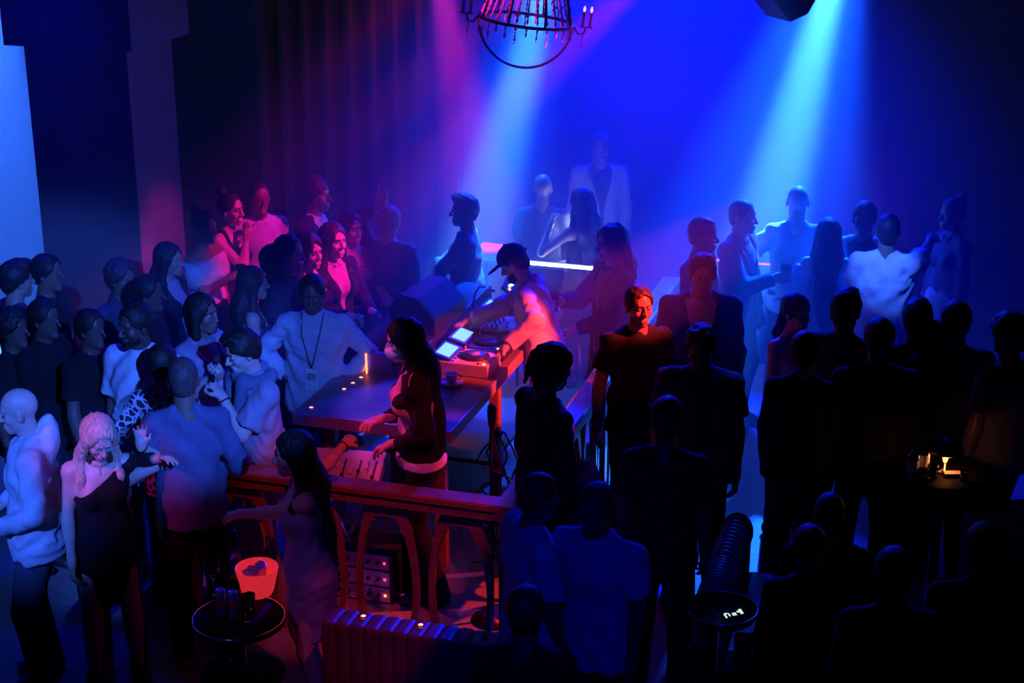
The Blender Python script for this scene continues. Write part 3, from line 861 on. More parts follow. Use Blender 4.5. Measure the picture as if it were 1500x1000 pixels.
TZ = 1.05
tb = empty('dj_table', B(1.125, 2.045), rad(73.0))
MB().box((0, 0, TZ - .035), (2.57, 1.04, .07), .006).build('table_top', TABW, tb)
MB().box((-1.287, 0, TZ - .035), (.012, 1.05, .078), .003).box((0, -.522, TZ - .035), (2.57, .012, .078), .003).box((0, .522, TZ - .035), (2.57, .012, .078), .003).build('edge_band', EDGE, tb)
for sx in (-1.12, 0, 1.18):
    for sy in (-.40, .34):
        MB().box((sx, sy, (TZ - .07) / 2), (.07, .07, TZ - .07), .006).build('leg', WOOD, tb)
MB().box((.48, .27, TZ + .06), (1.6, .48, .12), .008).build('raised_shelf', BLACK, tb)
MB().box((.55, 0, .30), (1.2, .8, .03), .004).build('lower_shelf', BLACK, tb)
tag(tb, 'long dark wooden table carrying the music gear inside the balustrade', 'table')

def arch_mesh():
    """one bowed wooden arch of the balustrade: a top bar on two curved legs"""
    path = []
    n = 16
    def half(z):                                     # half width of the outer edge
        t = z / .84
        return .125 + .068 * math.sin(math.pi * min(1, (1 - t) * .78 + .02)) ** 1.2 if t < .93 else .125
    for i in range(n + 1):
        z = .80 * i / n; h = half(z); w = .030 + .022 * abs(i / n - .45) + (.02 if i > n - 3 else 0)
        path.append(((-h, z), (-h + w, min(z, .745))))
    path += [((-.115, .825), (-.075, .765)), ((-.085, .84), (-.05, .775)), ((0, .842), (0, .778))]
    full = path + [((-a[0], a[1]), (-b[0], b[1])) for a, b in path[::-1][1:]]
    V = []; F = []
    for (ox, oz), (ix, iz) in full:
        for y in (-.022, .022): V += [(ox, y, oz), (ix, y, iz)]
    for i in range(len(full) - 1):
        a = i * 4; b = a + 4
        F += [[a, b, b + 1, a + 1], [a + 2, a + 3, b + 3, b + 2], [a, a + 2, b + 2, b], [a + 1, b + 1, b + 3, a + 3]]
    e = (len(full) - 1) * 4
    F += [[0, 1, 3, 2], [e, e + 2, e + 3, e + 1]]
    return MB().add(V, F).mesh('arch')
ARCH = arch_mesh(); ARCH.materials.append(WOOD)
PIN = MB().lathe([(.0, -.03), (.009, -.028), (.011, 0), (.006, .01), (.006, .05)], 10).mesh('pin'); PIN.materials.append(BRASS)
RAILP = [(-.062, .905), (-.062, .945), (-.045, .952), (-.075, .965), (-.075, .992), (-.06, 1.0), (.06, 1.0), (.075, .992), (.075, .965), (.045, .952), (.062, .945), (.062, .905)]
def balustrade(origin, rot, length, label, posts):
    r = empty('balustrade', origin, rot)
    V = []; F = []; n = len(RAILP)
    for x in (0, length): V += [(x, y, z) for y, z in RAILP]
    F = [list(range(n)), list(range(2 * n - 1, n - 1, -1))] + [[i, n + i, n + (i + 1) % n, (i + 1) % n] for i in range(n)]
    MB().add(V, F).build('top_rail', WOOD, r)
    k = int(length / .40); p = length / k
    for i in range(k):
        mobj('arch', ARCH, None, r, loc=(p * (i + .5), 0, .045))
        mobj('pin', PIN, None, r, loc=(p * (i + .5), -.0, .79 - .005))
        MB().box((p * (i + .5), 0, .895), (.10, .03, .03), .004).build('rail_block', WOOD, r)
    MB().box((length / 2, 0, .0225), (length, .07, .045), .006).build('bottom_rail', WOOD, r)
    for x in posts: MB().box((x, 0, .4525), (.075, .085, .905), .008).build('post', WOOD, r)
    tag(r, label, 'railing')
    return r
balustrade(B(1.86, 0, 0), BROT, 1.80, 'wooden balustrade with bowed arches along the front of the music booth', (.04,))
balustrade(B(0, -.06, 0), rad(73.0), 4.5, 'wooden balustrade running back along the right side of the music booth', (.04, 2.2, 4.46))

# players: body, platter, screen, knobs, buttons
KNOB = MB().lathe([(.0, .022), (.006, .022), (.0075, .018), (.0085, .0), (.0, 0)], 8).mesh('knob'); KNOB.materials.append(SILVER)
BTN = MB().box((0, 0, .004), (.016, .012, .008), .002).mesh('button'); BTN.materials.append(BLACK)
BTNO = MB().lathe([(0, .006), (.010, .006), (.012, .0), (0, 0)], 10).mesh('button'); BTNO.materials.append(LEDO)
def player(a, b, label, body):
    r = empty('media_player', B(a, b, TZ + .001), RB[2])
    MB().box((0, 0, .045), (.30, .40, .09), .008).build('body', body, r)
    pl = MB().lathe([(.0, .112), (.045, .112), (.05, .109), (.085, .109), (.098, .104), (.103, .09), (0, .09)], 28, (0.01, -.055, 0)).build('jog_wheel', BLACK, r)
    MB().lathe([(.0, .1135), (.042, .1135), (.042, .110), (0, .110)], 20, (.01, -.055, 0)).build('jog_display', mat('jog_display', (.35, .3, .34), rough=.25, var=.1), pl)
    M = TR(0, .135, .112) @ Matrix.Rotation(rad(16), 4, 'X')
    sc = MB().box((0, 0, 0), (.26, .13, .02), .004, M).build('screen_bezel', BLACK, r)
    MB().box((0, 0, .0105), (.20, .095, .003), 0, M).build('screen', SCREEN, sc)
    for i in range(5): mobj('button', BTN, None, r, loc=(-.12 + i * .055, .055, .09))
    for y in (-.165, -.125): mobj('button', BTNO if y < -.13 else BTN, None, r, loc=(-.125, y, .09))
    MB().box((.13, -.09, .094), (.018, .14, .006), .001).box((.13, -.08, .104), (.022, .018, .016), .002).build('tempo_slider', BLACK, r)
    mobj('knob', KNOB, None, r, loc=(.13, .05, .09))
    tag(r, label, 'media player', 'music players on the table')
def mixer(a, b, label, body, w=.32):
    r = empty('audio_mixer', B(a, b, TZ + .001), RB[2])
    MB().box((0, 0, .05), (w, .40, .10), .008).build('body', body, r)
    for i in range(4):
        for j in range(6): mobj('knob', KNOB, None, r, loc=(-w / 2 + .045 + i * (w - .09) / 3, .165 - j * .038, .10))
        MB().box((-w / 2 + .045 + i * (w - .09) / 3, -.105, .101), (.008, .09, .004)).box((-w / 2 + .045 + i * (w - .09) / 3, -.115 + .02 * (i % 3), .112), (.02, .014, .02), .002).build('fader', SILVER, r)
    MB().box((0, -.178, .101), (.10, .008, .004)).box((.015, -.178, .110), (.014, .02, .018), .002).build('crossfader', SILVER, r)
    for i in range(6): mobj('button', BTNO if i % 2 else BTN, None, r, loc=(-w / 2 + .05 + i * .042, .188, .10))
    tag(r, label, 'mixer')
player(.86, 1.83, 'grey media player nearest the white cup on the music table', SILVER)
player(.86, 2.15, 'media player with lit screen beside the knob mixer', BLACK)
mixer(.86, 2.48, 'black mixer with rows of knobs under the performer\'s far hand', BLACK)
player(.86, 2.81, 'media player in front of the performer\'s pale sweater', SILVER)
mx = empty('effects_unit', B(.88, 3.15, TZ + .001), RB[2] + .15)
MB().box((0, 0, .05), (.34, .30, .10), .01).build('body', BLACK, mx)
M_ = TR(0, .03, .15) @ Matrix.Rotation(rad(40), 4, 'X')
MB().box((0, 0, 0), (.36, .22, .02), .004, M_).build('panel', BLACKM, mx)
for i, (cx, cy, ml) in enumerate(((-.12, .05, LEDO), (-.06, .06, LEDG), (0, .05, LEDW), (.06, .06, LEDB), (.12, .05, LEDO), (-.09, -.03, LEDB), (.03, -.03, LEDG), (.10, -.04, LEDR))):
    MB().box((cx, cy, .012), (.03, .022, .006), .002, M_).build('lit_pad', ml, mx)
tag(mx, 'sampler with coloured lit pads behind the wedge speaker', 'sampler')
gl = empty('gooseneck_lamp', B(1.02, 2.52, TZ + .001), BROT)
MB().lathe([(0, 0), (.03, 0), (.03, .02), (.01, .03), (0, .03)], 14).build('clamp', BLACKM, gl)
MB().tube([(0, 0, .02), (.01, 0, .12), (-.02, 0, .22), (.0, 0, .31), (.035, 0, .36), (.075, 0, .355)], .006, 8).build('neck', BLACKM, gl)
MB().sphere((.11, 0, .335), (.04, .018, .014), 12, ).build('lamp_head', WHITE, gl)
tag(gl, 'small gooseneck lamp rising from the gear under the cap brim', 'lamp')
# wedge monitor on the raised shelf
wm = empty('wedge_speaker', B(1.32, 2.34, TZ + .121), rad(73.0) - .10)
pts = [(-.20, 0), (.24, 0), (.24, .16), (.06, .34), (-.11, .36), (-.22, .22)]
V = [(.36, -y * 1.0, z) for y, z in pts] + [(-.36, -y, z) for y, z in pts]
V = [(x_ * .72, y_ * .75, z_ * .75) for x_, y_, z_ in V]; n = len(pts)
MB().add(V, [list(range(n)), list(range(2 * n - 1, n - 1, -1))] + [[i, n + i, n + (i + 1) % n, (i + 1) % n] for i in range(n)]).build('cabinet', BLACK, wm)
MB().add([(.23, -.056, .2505), (-.23, -.056, .2505), (-.23, -.172, .1365), (.23, -.172, .1365)], [[0, 1, 2, 3]]).build('grille', GRILLE, wm)
tag(wm, 'black wedge shaped monitor speaker standing on the music table', 'speaker')
# LED bar and pale shelf at the far end of the booth
lb = empty('light_bar', B(.88, 4.22, 0), BROT)
MB().box((0, 0, 1.08), (.74, .026, .018), .004).build('tube', LEDW, lb)
MB().box((0, .02, 1.08), (.77, .02, .034), .004).build('housing', WHITE, lb)
for sx in (-.35, .35): MB().tube([(sx, .02, .0), (sx, .02, 1.08)], .014).build('stand_leg', BLACKM, lb)
tag(lb, 'white glowing light bar on stands behind the performer', 'light bar')
fs = empty('folding_shelf', B(1.25, 4.70, 0), BROT)
MB().box((0, 0, .985), (1.0, .5, .03), .005).build('shelf_top', mat('grey_laminate', (.4, .4, .42), rough=.5, var=.05), fs)
for sx in (-.46, .46):
    for sy in (-.21, .21): MB().box((sx, sy, .485), (.03, .03, .97), .003).build('leg', BLACKM, fs)
tag(fs, 'pale topped side table beyond the far end of the music table', 'table')
ws = mat('work_lamp_glow', (1, 1, 1), var=0, emit=(.8, .9, 1.0), estr=30)
wl = empty('clip_lamp', B(.78, 4.62, 1.0), 0)
MB().lathe([(.0, 0), (.04, .0), (.045, .012), (0.012, .02), (.012, .09), (.03, .10), (.05, .16), (.0, .16)], 14).build('housing', BLACKM, wl)
MB().sphere((0, 0, .175), .03, 12).build('bulb', ws, wl)
tag(wl, 'small bright white lamp behind the performer\'s back', 'lamp')
pl = bpy.data.lights.new('clip_lamp_light', 'POINT'); pl.energy = 9; pl.color = (.55, .75, 1.0); pl.shadow_soft_size = .05
po = bpy.data.objects.new('clip_lamp_light', pl); po.parent = wl; po.location = (0, -.02, .26); col.objects.link(po)

def cup_and_saucer(p, label, m):
    r = empty('coffee_cup', p)
    MB().lathe([(.0, .012), (.025, .012), (.032, .02), (.040, .055), (.043, .075), (.040, .075), (.036, .055), (.028, .022), (0, .02)], 20).build('cup', m, r)
    MB().lathe([(.0, .0), (.045, .0), (.082, .012), (.084, .016), (.045, .008), (0, .008)], 24).build('saucer', m, r)
    MB().tube([(.038, 0, .065), (.062, 0, .062), (.066, 0, .045), (.055, 0, .032), (.034, 0, .032)], .005, 8).build('handle', m, r)
    tag(r, label, 'cup')
cup_and_saucer(at_z(661, 562, TZ + .002), 'white coffee cup on a saucer at the table edge', WHITE)
# menu block and glowing pucks standing in for red light glints on the table
mn = empty('display_block', at_z(556, 545, TZ + .001), BROT + .25)
MB().box((0, 0, .07), (.16, .05, .14), .004).build('panel', mat('pink_card', (.75, .45, .6), rough=.5, var=.05), mn)
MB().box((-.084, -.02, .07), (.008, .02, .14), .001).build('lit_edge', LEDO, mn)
tag(mn, 'pink card block with an orange glowing edge on the table', 'display')
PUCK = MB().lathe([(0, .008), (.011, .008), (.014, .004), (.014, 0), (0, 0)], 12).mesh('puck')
def glint_puck(p, label, grp):  # glowing puck put where a glint of red light lands
    r = empty('light_glint', p)
    MB().lathe([(0.013, 0), (.0165, .0), (.0165, .008), (.013, .008), (.013, 0)], 12).build('puck_ring', SILVER, r)
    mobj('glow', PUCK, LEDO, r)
    tag(r, label, 'light', grp)  # 'light' here is a painted glint, not a light fixture
for (u, v, l) in ((456, 598, 'tiny orange glint built as a glowing puck at the front left corner of the music table'), (504, 571, 'tiny orange glint built as a glowing puck, front one of three beside the masked woman'),
                  (517, 562, 'tiny orange glint built as a glowing puck, middle one of three beside the masked woman'), (529, 554, 'tiny orange glint built as a glowing puck, rear one of three beside the masked woman')):
    glint_puck(at_z(u, v, TZ + .001), l, 'painted glints on the music table')

# microphone stand in front of the booth corner
ms = empty('microphone_stand', at_z(697, 742, 0.02))
ms.location = B(.23, .42, 0)
MB().lathe([(0, .0), (.13, 0), (.13, .012), (.02, .022), (.012, .03), (0, .03)], 24).build('base', BLACKM, ms)
MB().tube([(0, 0, .02), (0, 0, 1.28)], .011).build('pole', BLACKM, ms)
MB().lathe([(0, 1.26), (.02, 1.27), (.024, 1.31), (.027, 1.36), (.024, 1.395), (0, 1.41)], 14).build('microphone_head', GRILLE, ms)
MB().tube([(.0, 0, 1.25), (.03, .0, 1.0), (.045, 0.01, .8), (.03, .0, .62), (.012, 0, .5)], .005, 6).build('cable', BLACK, ms)
tag(ms, 'black microphone stand just inside the corner of the balustrade', 'microphone stand')

# gear on the booth floor
def rack(p, rz, label):
    r = empty('rack_case', p, rz)
    MB().box((0, .16, .17), (.50, .32, .34), .008).build('case', BLACK, r)
    for j in range(3):
        f = MB().box((0, -.004, .06 + j * .11), (.46, .012, .095), .003).build('rack_unit', SILVER if j != 1 else WHITE, r)
        for i in range(6): MB().lathe([(0, .016), (.010, .016), (.013, 0), (0, 0)], 8, M=TR(-.17 + i * .066, -.012, .06 + j * .11) @ Matrix.Rotation(rad(90), 4, 'X')).build('knob', BLACK, f)
        MB().box((.20, -.012, .06 + j * .11), (.012, .006, .012)).build('indicator', LEDR if j else LEDO, f)
    tag(r, label, 'audio rack')
rack(B(1.12, .42, 0.001), BROT, 'rack of amplifiers with knobs under the front of the music table')
mcp = at_y(506, 690, 9.12)
mc = empty('mixing_desk', (mcp.x, mcp.y, mcp.z - .05), BROT + .12)
M_ = Matrix.Rotation(rad(28), 4, 'X')
MB().box((0, 0, .04), (.46, .34, .07), .008, M_).build('body', SILVER, mc)
for i in range(9): MB().box((-.19 + i * .047, .0, .082), (.006, .18, .006), 0, M_).box((-.19 + i * .047, -.04 + .02 * (i % 4), .09), (.02, .012, .018), .002, M_).build('fader', WHITE if i % 2 else BLACK, mc)
tag(mc, 'small silver mixing desk with faders tilted at the front of the table', 'mixer')
# stand holding it
sd_ = empty('desk_stand', (mcp.x, mcp.y, 0), BROT + .12)
MB().tube([(-.2, -.10, 0), (.2, .08, mcp.z - .045)], .012).tube([(.2, -.10, 0), (-.2, .08, mcp.z - .045)], .012).build('crossed_legs', CHROME, sd_)
tag(sd_, 'chrome crossed stand under the silver mixing desk', 'stand')
fb = empty('floor_monitor', B(.10, 1.55, 0.001), BROT + .5)
pts = [(-.2, 0), (.2, 0), (.2, .42), (.05, .56), (-.16, .5), (-.2, .44)]
V = [(.22, y, z) for y, z in pts] + [(-.22, y, z) for y, z in pts]; n = len(pts)
MB().add(V, [list(range(n)), list(range(2 * n - 1, n - 1, -1))] + [[i, n + i, n + (i + 1) % n, (i + 1) % n] for i in range(n)]).build('cabinet', BLACK, fb)
MB().box((0, -.205, .22), (.36, .012, .36), .004).build('grille', GRILLE, fb)
tag(fb, 'black floor speaker beside the booth corner', 'speaker')
cb = empty('cable_bundle', B(.42, 1.1, 0.0), BROT)
rngk = random.Random(3)
for i in range(7):
    pts = [(rngk.uniform(-.05, .05), .1, .9)]
    for j in range(6): pts.append((rngk.uniform(-.16, .16), rngk.uniform(-.05, .12), .75 - j * .13))
    pts.append((rngk.uniform(-.25, .25), rngk.uniform(-.1, .1), .012))
    # smooth
    P_ = [Vector(p) for p in pts]; S_ = []
    for k in range(len(P_) - 1):
        a0 = P_[max(k - 1, 0)]; a1 = P_[k]; a2 = P_[k + 1]; a3 = P_[min(k + 2, len(P_) - 1)]
        for t in (0, .33, .66):
            S_.append(.5 * ((2 * a1) + (a2 - a0) * t + (2 * a0 - 5 * a1 + 4 * a2 - a3) * t * t + (3 * a1 - a0 - 3 * a2 + a3) * t ** 3))
    S_.append(P_[-1])
    MB().tube(S_, .006, 6).build('cable', BLACK, cb)
tag(cb, 'tangle of black cables hanging off the table by the booth corner', 'cables')

# ------------------------------------------------------------------ seating in front
LEA = mat('bench_leather', (.26, .10, .09), rough=.38, bump=.12, bscale=60, var=.15)
LEB = mat('banquette_leather', (.16, .13, .17), rough=.35, bump=.1, bscale=60, var=.1)
CH = MB().box((0, 0, 0), (.079, .17, .40), .022).mesh('channel'); CH.materials.append(LEA)
pc = at_z(500, 897, .83); qa, qb = Binv(pc)
bn = empty('bench', B(qa - .40, qb, 0), BROT)
MB().box((0, -.30, .22), (.98, .52, .24), .03).build('seat', LEA, bn)
MB().box((0, -.03, .30), (.98, .10, .56), .02).build('back_board', LEA, bn)
MB().box((0, -.28, .05), (.94, .46, .10), .01).build('plinth', BLACK, bn)
for i in range(12): mobj('channel', CH, None, bn, loc=(-.42 + i * .0765, -.05, .64))
MB().box((.53, -.26, .33), (.09, .60, .60), .03).build('arm', LEA, bn)
tag(bn, 'red lit channel backed bench in front of the balustrade', 'bench')
def on_bench(i, label): glint_puck(Vector(bn.matrix_basis @ Vector((-.42 + i * .0765, -.03, .842))), label, 'painted glints on the bench back')
on_bench(2, 'tiny orange glint built as a glowing puck on the bench back, left one'); on_bench(6, 'tiny orange glint built as a glowing puck on the bench back, right one')

g0 = at_z(1082, 752, .80); g1 = at_z(1040, 868, .80)
dv = (g1 - g0); ln = dv.length; an = math.atan2(dv.y, dv.x)
CH2 = MB().sphere((0, 0, 0), (.027, .095, .12), 14).mesh('channel'); CH2.materials.append(LEB)
for j, (f0, f1, lab) in enumerate(((-.02, .52, 'ribbed blue lit banquette back section beside the bright floor'), (.55, .93, 'ribbed banquette back section nearest the round tray'))):
    o = empty('banquette_back', g0 + dv * f0 - Vector((0, 0, .80)), an)
    seg = ln * (f1 - f0); k = 11
    for i in range(k): mobj('channel', CH2, None, o, loc=(seg * (i + .5) / k, 0, .69))
    MB().box((seg / 2, .0, .33), (seg, .16, .66), .02).build('back_board', LEB, o)
    MB().box((seg / 2, .32, .22), (seg, .50, .44), .03).build('seat', LEB, o)
    tag(o, lab, 'banquette', 'ribbed banquette sections')

def tumbler(p, label, h=.10, r=.036, liquid=None, grp=None, cat='glass'):
    o = empty('glass', p)
    MB().lathe([(0, 0), (r * .82, 0), (r, h), (r * .93, h), (r * .76, .010), (0, .010)], 18).build('glass_wall', GLASS, o)
    if liquid: MB().lathe([(0, .0115), (r * .755, .0115), (r * .88, h * .7), (0, h * .7)], 16).build('drink', mat('drink_%02x%02x' % (int(255 * liquid[0]), int(255 * liquid[2])), liquid, rough=.1, var=0), o)
    tag(o, label, cat, grp); return o
def wineglass(p, label, grp=None, liquid=None):
    o = empty('wine_glass', p)
    MB().lathe([(0, 0), (.034, .002), (.006, .008), (.004, .09), (.012, .10), (.034, .125), (.040, .16), (.033, .205), (.031, .205), (.038, .16), (.032, .127), (.0, .106)], 20).build('glass_wall', GLASS, o)
    if liquid: MB().lathe([(0, .108), (.03, .128), (.036, .15), (0, .15)], 16).build('drink', mat('wine', liquid, rough=.1, var=0), o)
    tag(o, label, 'glass', grp); return o
def can(p, label, c1, grp=None):
    o = empty('drink_can', p)
    MB().lathe([(0, .002), (.022, .0), (.0265, .01), (.0265, .150), (.022, .162), (0.021, .158), (0, .156)], 18).build('can_body', mat('can_%02x' % int(255 * c1[2]), c1, rough=.3, metal=.5, var=.05), o)
    MB().lathe([(.0267, .075), (.0269, .076), (.0269, .098), (.0267, .099)], 18).build('print_band', mat('can_red', (.5, .03, .03), rough=.4, var=.0), o)
    tag(o, label, 'can', grp); return o
def bottle(p, label, m, h=.28, r=.036, grp=None):
    o = empty('bottle', p)
    MB().lathe([(0, 0), (r, 0), (r, h * .6), (r * .8, h * .68), (r * .36, h * .76), (r * .34, h * .95), (r * .42, h * .955), (r * .42, h), (0, h)], 18).build('bottle_glass', m, o)
    MB().lathe([(r * 1.01, h * .2), (r * 1.02, h * .21), (r * 1.02, h * .48), (r * 1.01, h * .49)], 18).build('paper_label', WHITE, o)
    tag(o, label, 'bottle', grp); return o

# cocktail table on the left with an ice bucket, cans and glasses
c0 = at_z(350, 905, .74); CT = c0
ct = empty('cocktail_table', (c0.x, c0.y, 0))
MB().lathe([(0, .715), (.235, .715), (.24, .72), (.24, .735), (.235, .74), (0, .74)], 36).build('table_top', mat('dark_glass', (.012, .010, .014), rough=.6, var=0, spec=.05), ct)
MB().lathe([(.233, .7405), (.242, .7405), (.242, .75), (.233, .75), (.233, .7405)], 36).build('rim', CHROME, ct)
MB().tube([(0, 0, .02), (0, 0, .715)], .03).build('stem', CHROME, ct)
MB().lathe([(0, 0), (.2, 0), (.2, .012), (.04, .03), (0, .03)], 28).build('foot', CHROME, ct)
MB().lathe([(0, .40), (.22, .40), (.225, .41), (.22, .42), (0, .42)], 30).build('lower_shelf', mat('dark_glass', (.03, .02, .03)), ct)
tag(ct, 'round dark glass cocktail table in front of the woman in the ribbed dress', 'table')
bp = at_z(378, 868, .742)
ib = empty('ice_bucket', bp)
RG = mat('red_lit_plastic', (.7, .05, .06), rough=.25, var=.05, emit=(1, .03, .05), estr=.55)  # emission stands in for red light in the translucent plastic
MB().lathe([(0, 0), (.075, 0), (.085, .02), (.115, .15), (.112, .155), (.105, .15), (.075, .015), (0, .015)], 28).build('bucket', RG, ib)
ICE = mat('ice', (.85, .5, .6), rough=.15, var=.1, trans=.3)
rngi = random.Random(9)
for i in range(12):
    a = i * 2.4; rr = .02 + .055 * ((i * 7) % 5) / 5
    MB().box((0, 0, 0), (.042, .042, .042), .008, TR(rr * math.cos(a), rr * math.sin(a), .10 + .02 * (i % 3)) @ Matrix.Rotation(rngi.uniform(0, 3), 4, Vector((rngi.random(), rngi.random(), 1)))).build('ice_cube', ICE, ib)
tag(ib, 'red lit ice bucket with painted glow, full of ice beside the ribbed dress', 'ice bucket')
bottle(at_z(392, 862, .742) + Vector((.0, .10, 0)), 'dark bottle standing behind the red ice bucket', mat('bottle_green', (.03, .08, .04), rough=.08, var=0), .26)
can(at_z(325, 903, .742), 'tall blue and silver drink can, left of the pair on the cocktail table', (.25, .35, .7), 'drink cans on the cocktail table')
can(at_z(343, 906, .742), 'tall blue and silver drink can, right of the pair on the cocktail table', (.25, .35, .72), 'drink cans on the cocktail table')
tumbler(at_z(362, 909, .742), 'tall glass with pink drink next to the two drink cans', .15, .027, (.7, .35, .55))
wineglass(at_z(314, 872, .742), 'empty wine glass at the left of the cocktail table')
tumbler(at_z(333, 868, .742), 'short clear glass behind the drink cans', .09, .034, (.5, .2, .4))
tumbler(at_z(347, 872, .742), 'clear glass between the ice bucket and the cans', .11, .034, None)
tumbler(at_z(366, 890, .742), 'small pink tumbler in front of the ice bucket', .08, .032, (.6, .2, .4))
tumbler(at_z(302, 950, .422), 'faint violet glass on the lower shelf of the cocktail table', .13, .036, (.35, .25, .5))
tumbler(at_z(341, 965, .422), 'pink lit glass on the lower shelf of the cocktail table', .13, .036, (.75, .25, .45))

# round tray table by the banquette
tp = at_z(1058, 897, .80)
tr = empty('tray_table', (tp.x, tp.y, 0))
MB().lathe([(0, .78), (.165, .78), (.18, .80), (.183, .825), (.176, .825), (.168, .795), (0, .792)], 40).build('tray', mat('tray_lacquer', (.06, .02, .022), rough=.5, var=.05, spec=.2), tr)
MB().lathe([(.174, .823), (.184, .823), (.186, .830), (.180, .834), (.174, .830), (.174, .823)], 40).build('rim', CHROME, tr)
MB().tube([(0, 0, .02), (0, 0, .78)], .02).build('stem', CHROME, tr)
MB().lathe([(0, 0), (.14, 0), (.14, .012), (.03, .025), (0, .025)], 24).build('foot', CHROME, tr)
tag(tr, 'round chrome rimmed tray table at the end of the ribbed banquette', 'table')
ph = empty('phone', at_z(1074, 899, .812), .35)
ph.rotation_euler = (.25, 0, .35)
MB().box((0, 0, .004), (.14, .07, .008), .003).build('phone_body', BLACK, ph)
PHL = mat('phone_text', (.2, .3, .2), var=0, emit=(.55, .75, .5), estr=1.2)
for i, (x_, y_, w_, h_) in enumerate(((-.05, -.012, .010, .030), (-.042, .004, .018, .008), (-.028, -.008, .008, .022), (-.006, -.010, .010, .020), (.006, -.010, .010, .020), (.030, .002, .020, .012), (.042, .0, .016, .036))):
    MB().box((x_, y_, .0085), (w_, h_, .001)).build('screen_glyph', PHL, ph)
tag(ph, 'phone with pale green glowing marks lying in the round tray', 'phone')
tumbler(at_z(1046, 893, .7935), 'dark shot glass standing in the round tray', .05, .012, (.05, .02, .02))
def low_crate(): pass
lt = empty('low_table', (at_z(1070, 965, .42).x, at_z(1070, 965, .42).y, 0))
MB().box((0, 0, .40), (.42, .36, .04), .01).build('table_top', mat('dark_glass', (.03, .02, .03)), lt)
for sx in (-.18, .18):
    for sy in (-.15, .15): MB().box((sx, sy, .19), (.03, .03, .38), .003).build('leg', BLACKM, lt)
tag(lt, 'low dark table in front of the round tray', 'table')
tumbler(at_z(1055, 950, .422), 'cut glass tumbler catching blue light below the round tray', .10, .036, (.15, .2, .6))
tumbler(at_z(1083, 954, .422), 'tumbler at the right of the cut glass one below the tray', .10, .034, (.1, .12, .4))
tumbler(at_z(1096, 958, .422), 'slim tall glass at the right edge below the tray', .12, .022, (.2, .25, .7))

# lamp table on the right
rp = at_z(1380, 690, 1.05)
rt = empty('bar_table', (rp.x, rp.y, 0))
MB().lathe([(0, 1.02), (.24, 1.02), (.25, 1.03), (.25, 1.045), (.24, 1.05), (0, 1.05)], 36).build('table_top', mat('dark_glass', (.03, .02, .03)), rt)
MB().tube([(0, 0, .02), (0, 0, 1.02)], .03).build('stem', BLACKM, rt)
MB().lathe([(0, 0), (.2, 0), (.2, .012), (.04, .03), (0, .03)], 28).build('foot', BLACKM, rt)
tag(rt, 'round table with a mushroom lamp among the dark crowd on the right', 'table')
lp = empty('mushroom_lamp', at_z(1383, 690, 1.052))
MB().lathe([(0, 0), (.05, 0), (.05, .01), (.012, .02), (.010, .06), (0, .06)], 20).build('lamp_base', BRASS, lp)
MB().lathe([(0, .06), (.012, .06), (.026, .13), (0, .13)], 16).build('light_cone', mat('warm_glow', (1, .5, .2), var=0, emit=(1, .30, .06), estr=3.0), lp)
MB().lathe([(.095, .125), (.10, .13), (.09, .165), (.05, .195), (0, .205), ], 24).lathe([(0, .132), (.06, .128), (.095, .125)], 24).build('shade', BLACKM, lp)
tag(lp, 'dark mushroom table lamp glowing warm orange below its shade', 'lamp')
wpl = bpy.data.lights.new('mushroom_lamp_light', 'POINT'); wpl.energy = .9; wpl.color = (1, .30, .10); wpl.shadow_soft_size = .02
wpo = bpy.data.objects.new('mushroom_lamp_light', wpl); wpo.parent = lp; wpo.location = (0, -.05, .09); col.objects.link(wpo)
bottle(at_z(1335, 700, 1.052), 'clear bottle at the left of the mushroom lamp', GLASS, .24, .036, 'bottles around the mushroom lamp')
bottle(at_z(1351, 693, 1.052), 'bluish bottle right beside the mushroom lamp', mat('blue_glass', (.15, .2, .5), rough=.06, var=0, trans=.7), .25, .034, 'bottles around the mushroom lamp')
tumbler(at_z(1365, 700, 1.052), 'small tumbler in front of the mushroom lamp', .08, .032, (.4, .15, .08))
nb = MB().box((0, 0, .012), (.10, .05, .024), .004).build('napkin_box', mat('napkin_orange', (.6, .3, .15), rough=.7, var=.05)); nb.location = at_z(1395, 697, 1.051)
tag(nb, 'orange lit napkin box at the right of the mushroom lamp', 'box')
tumbler(at_z(1412, 704, 1.052), 'small amber glass at the right end of the lamp table', .06, .028, (.5, .2, .08))
# bits at the lower right edge
ft = empty('side_table', (at_z(1330, 1000, .5).x, at_z(1330, 1000, .5).y, 0))
MB().lathe([(0, .47), (.26, .47), (.27, .48), (.27, .495), (.26, .50), (0, .50)], 32).build('table_top', mat('dark_glass', (.03, .02, .03)), ft)
MB().tube([(0, 0, 0), (0, 0, .47)], .03).build('stem', BLACKM, ft)
tag(ft, 'dark round side table at the bottom edge of the picture', 'table')
tumbler(at_z(1338, 998, .502), 'amber drink glass at the bottom edge of the picture', .10, .038, (.5, .16, .05))
kb = MB().box((0, 0, .03), (.09, .07, .06), .004, Matrix.Rotation(.3, 4, 'X')).build('matchbox', mat('box_orange', (.75, .25, .08), rough=.6, var=.1)); kb.location = at_z(1308, 995, .51); kb.rotation_euler = (0, 0, .5)
tag(kb, 'small orange box beside the amber glass at the bottom edge', 'box')
cpl = bpy.data.lights.new('amber', 'POINT')
tlp = empty('votive_candle', at_z(1322, 1010, .502))
MB().lathe([(0, 0), (.025, 0), (.03, .05), (.027, .05), (.022, .008), (0, .008)], 16).build('cup', mat('amber_glass', (.6, .2, .05), rough=.2, var=0, trans=.5), tlp)
MB().lathe([(0, .012), (.006, .018), (.004, .03), (0, .04)], 10).build('flame', LEDO, tlp)
cpl.energy = .12; cpl.color = (1, .3, .08); cpl.shadow_soft_size = .01
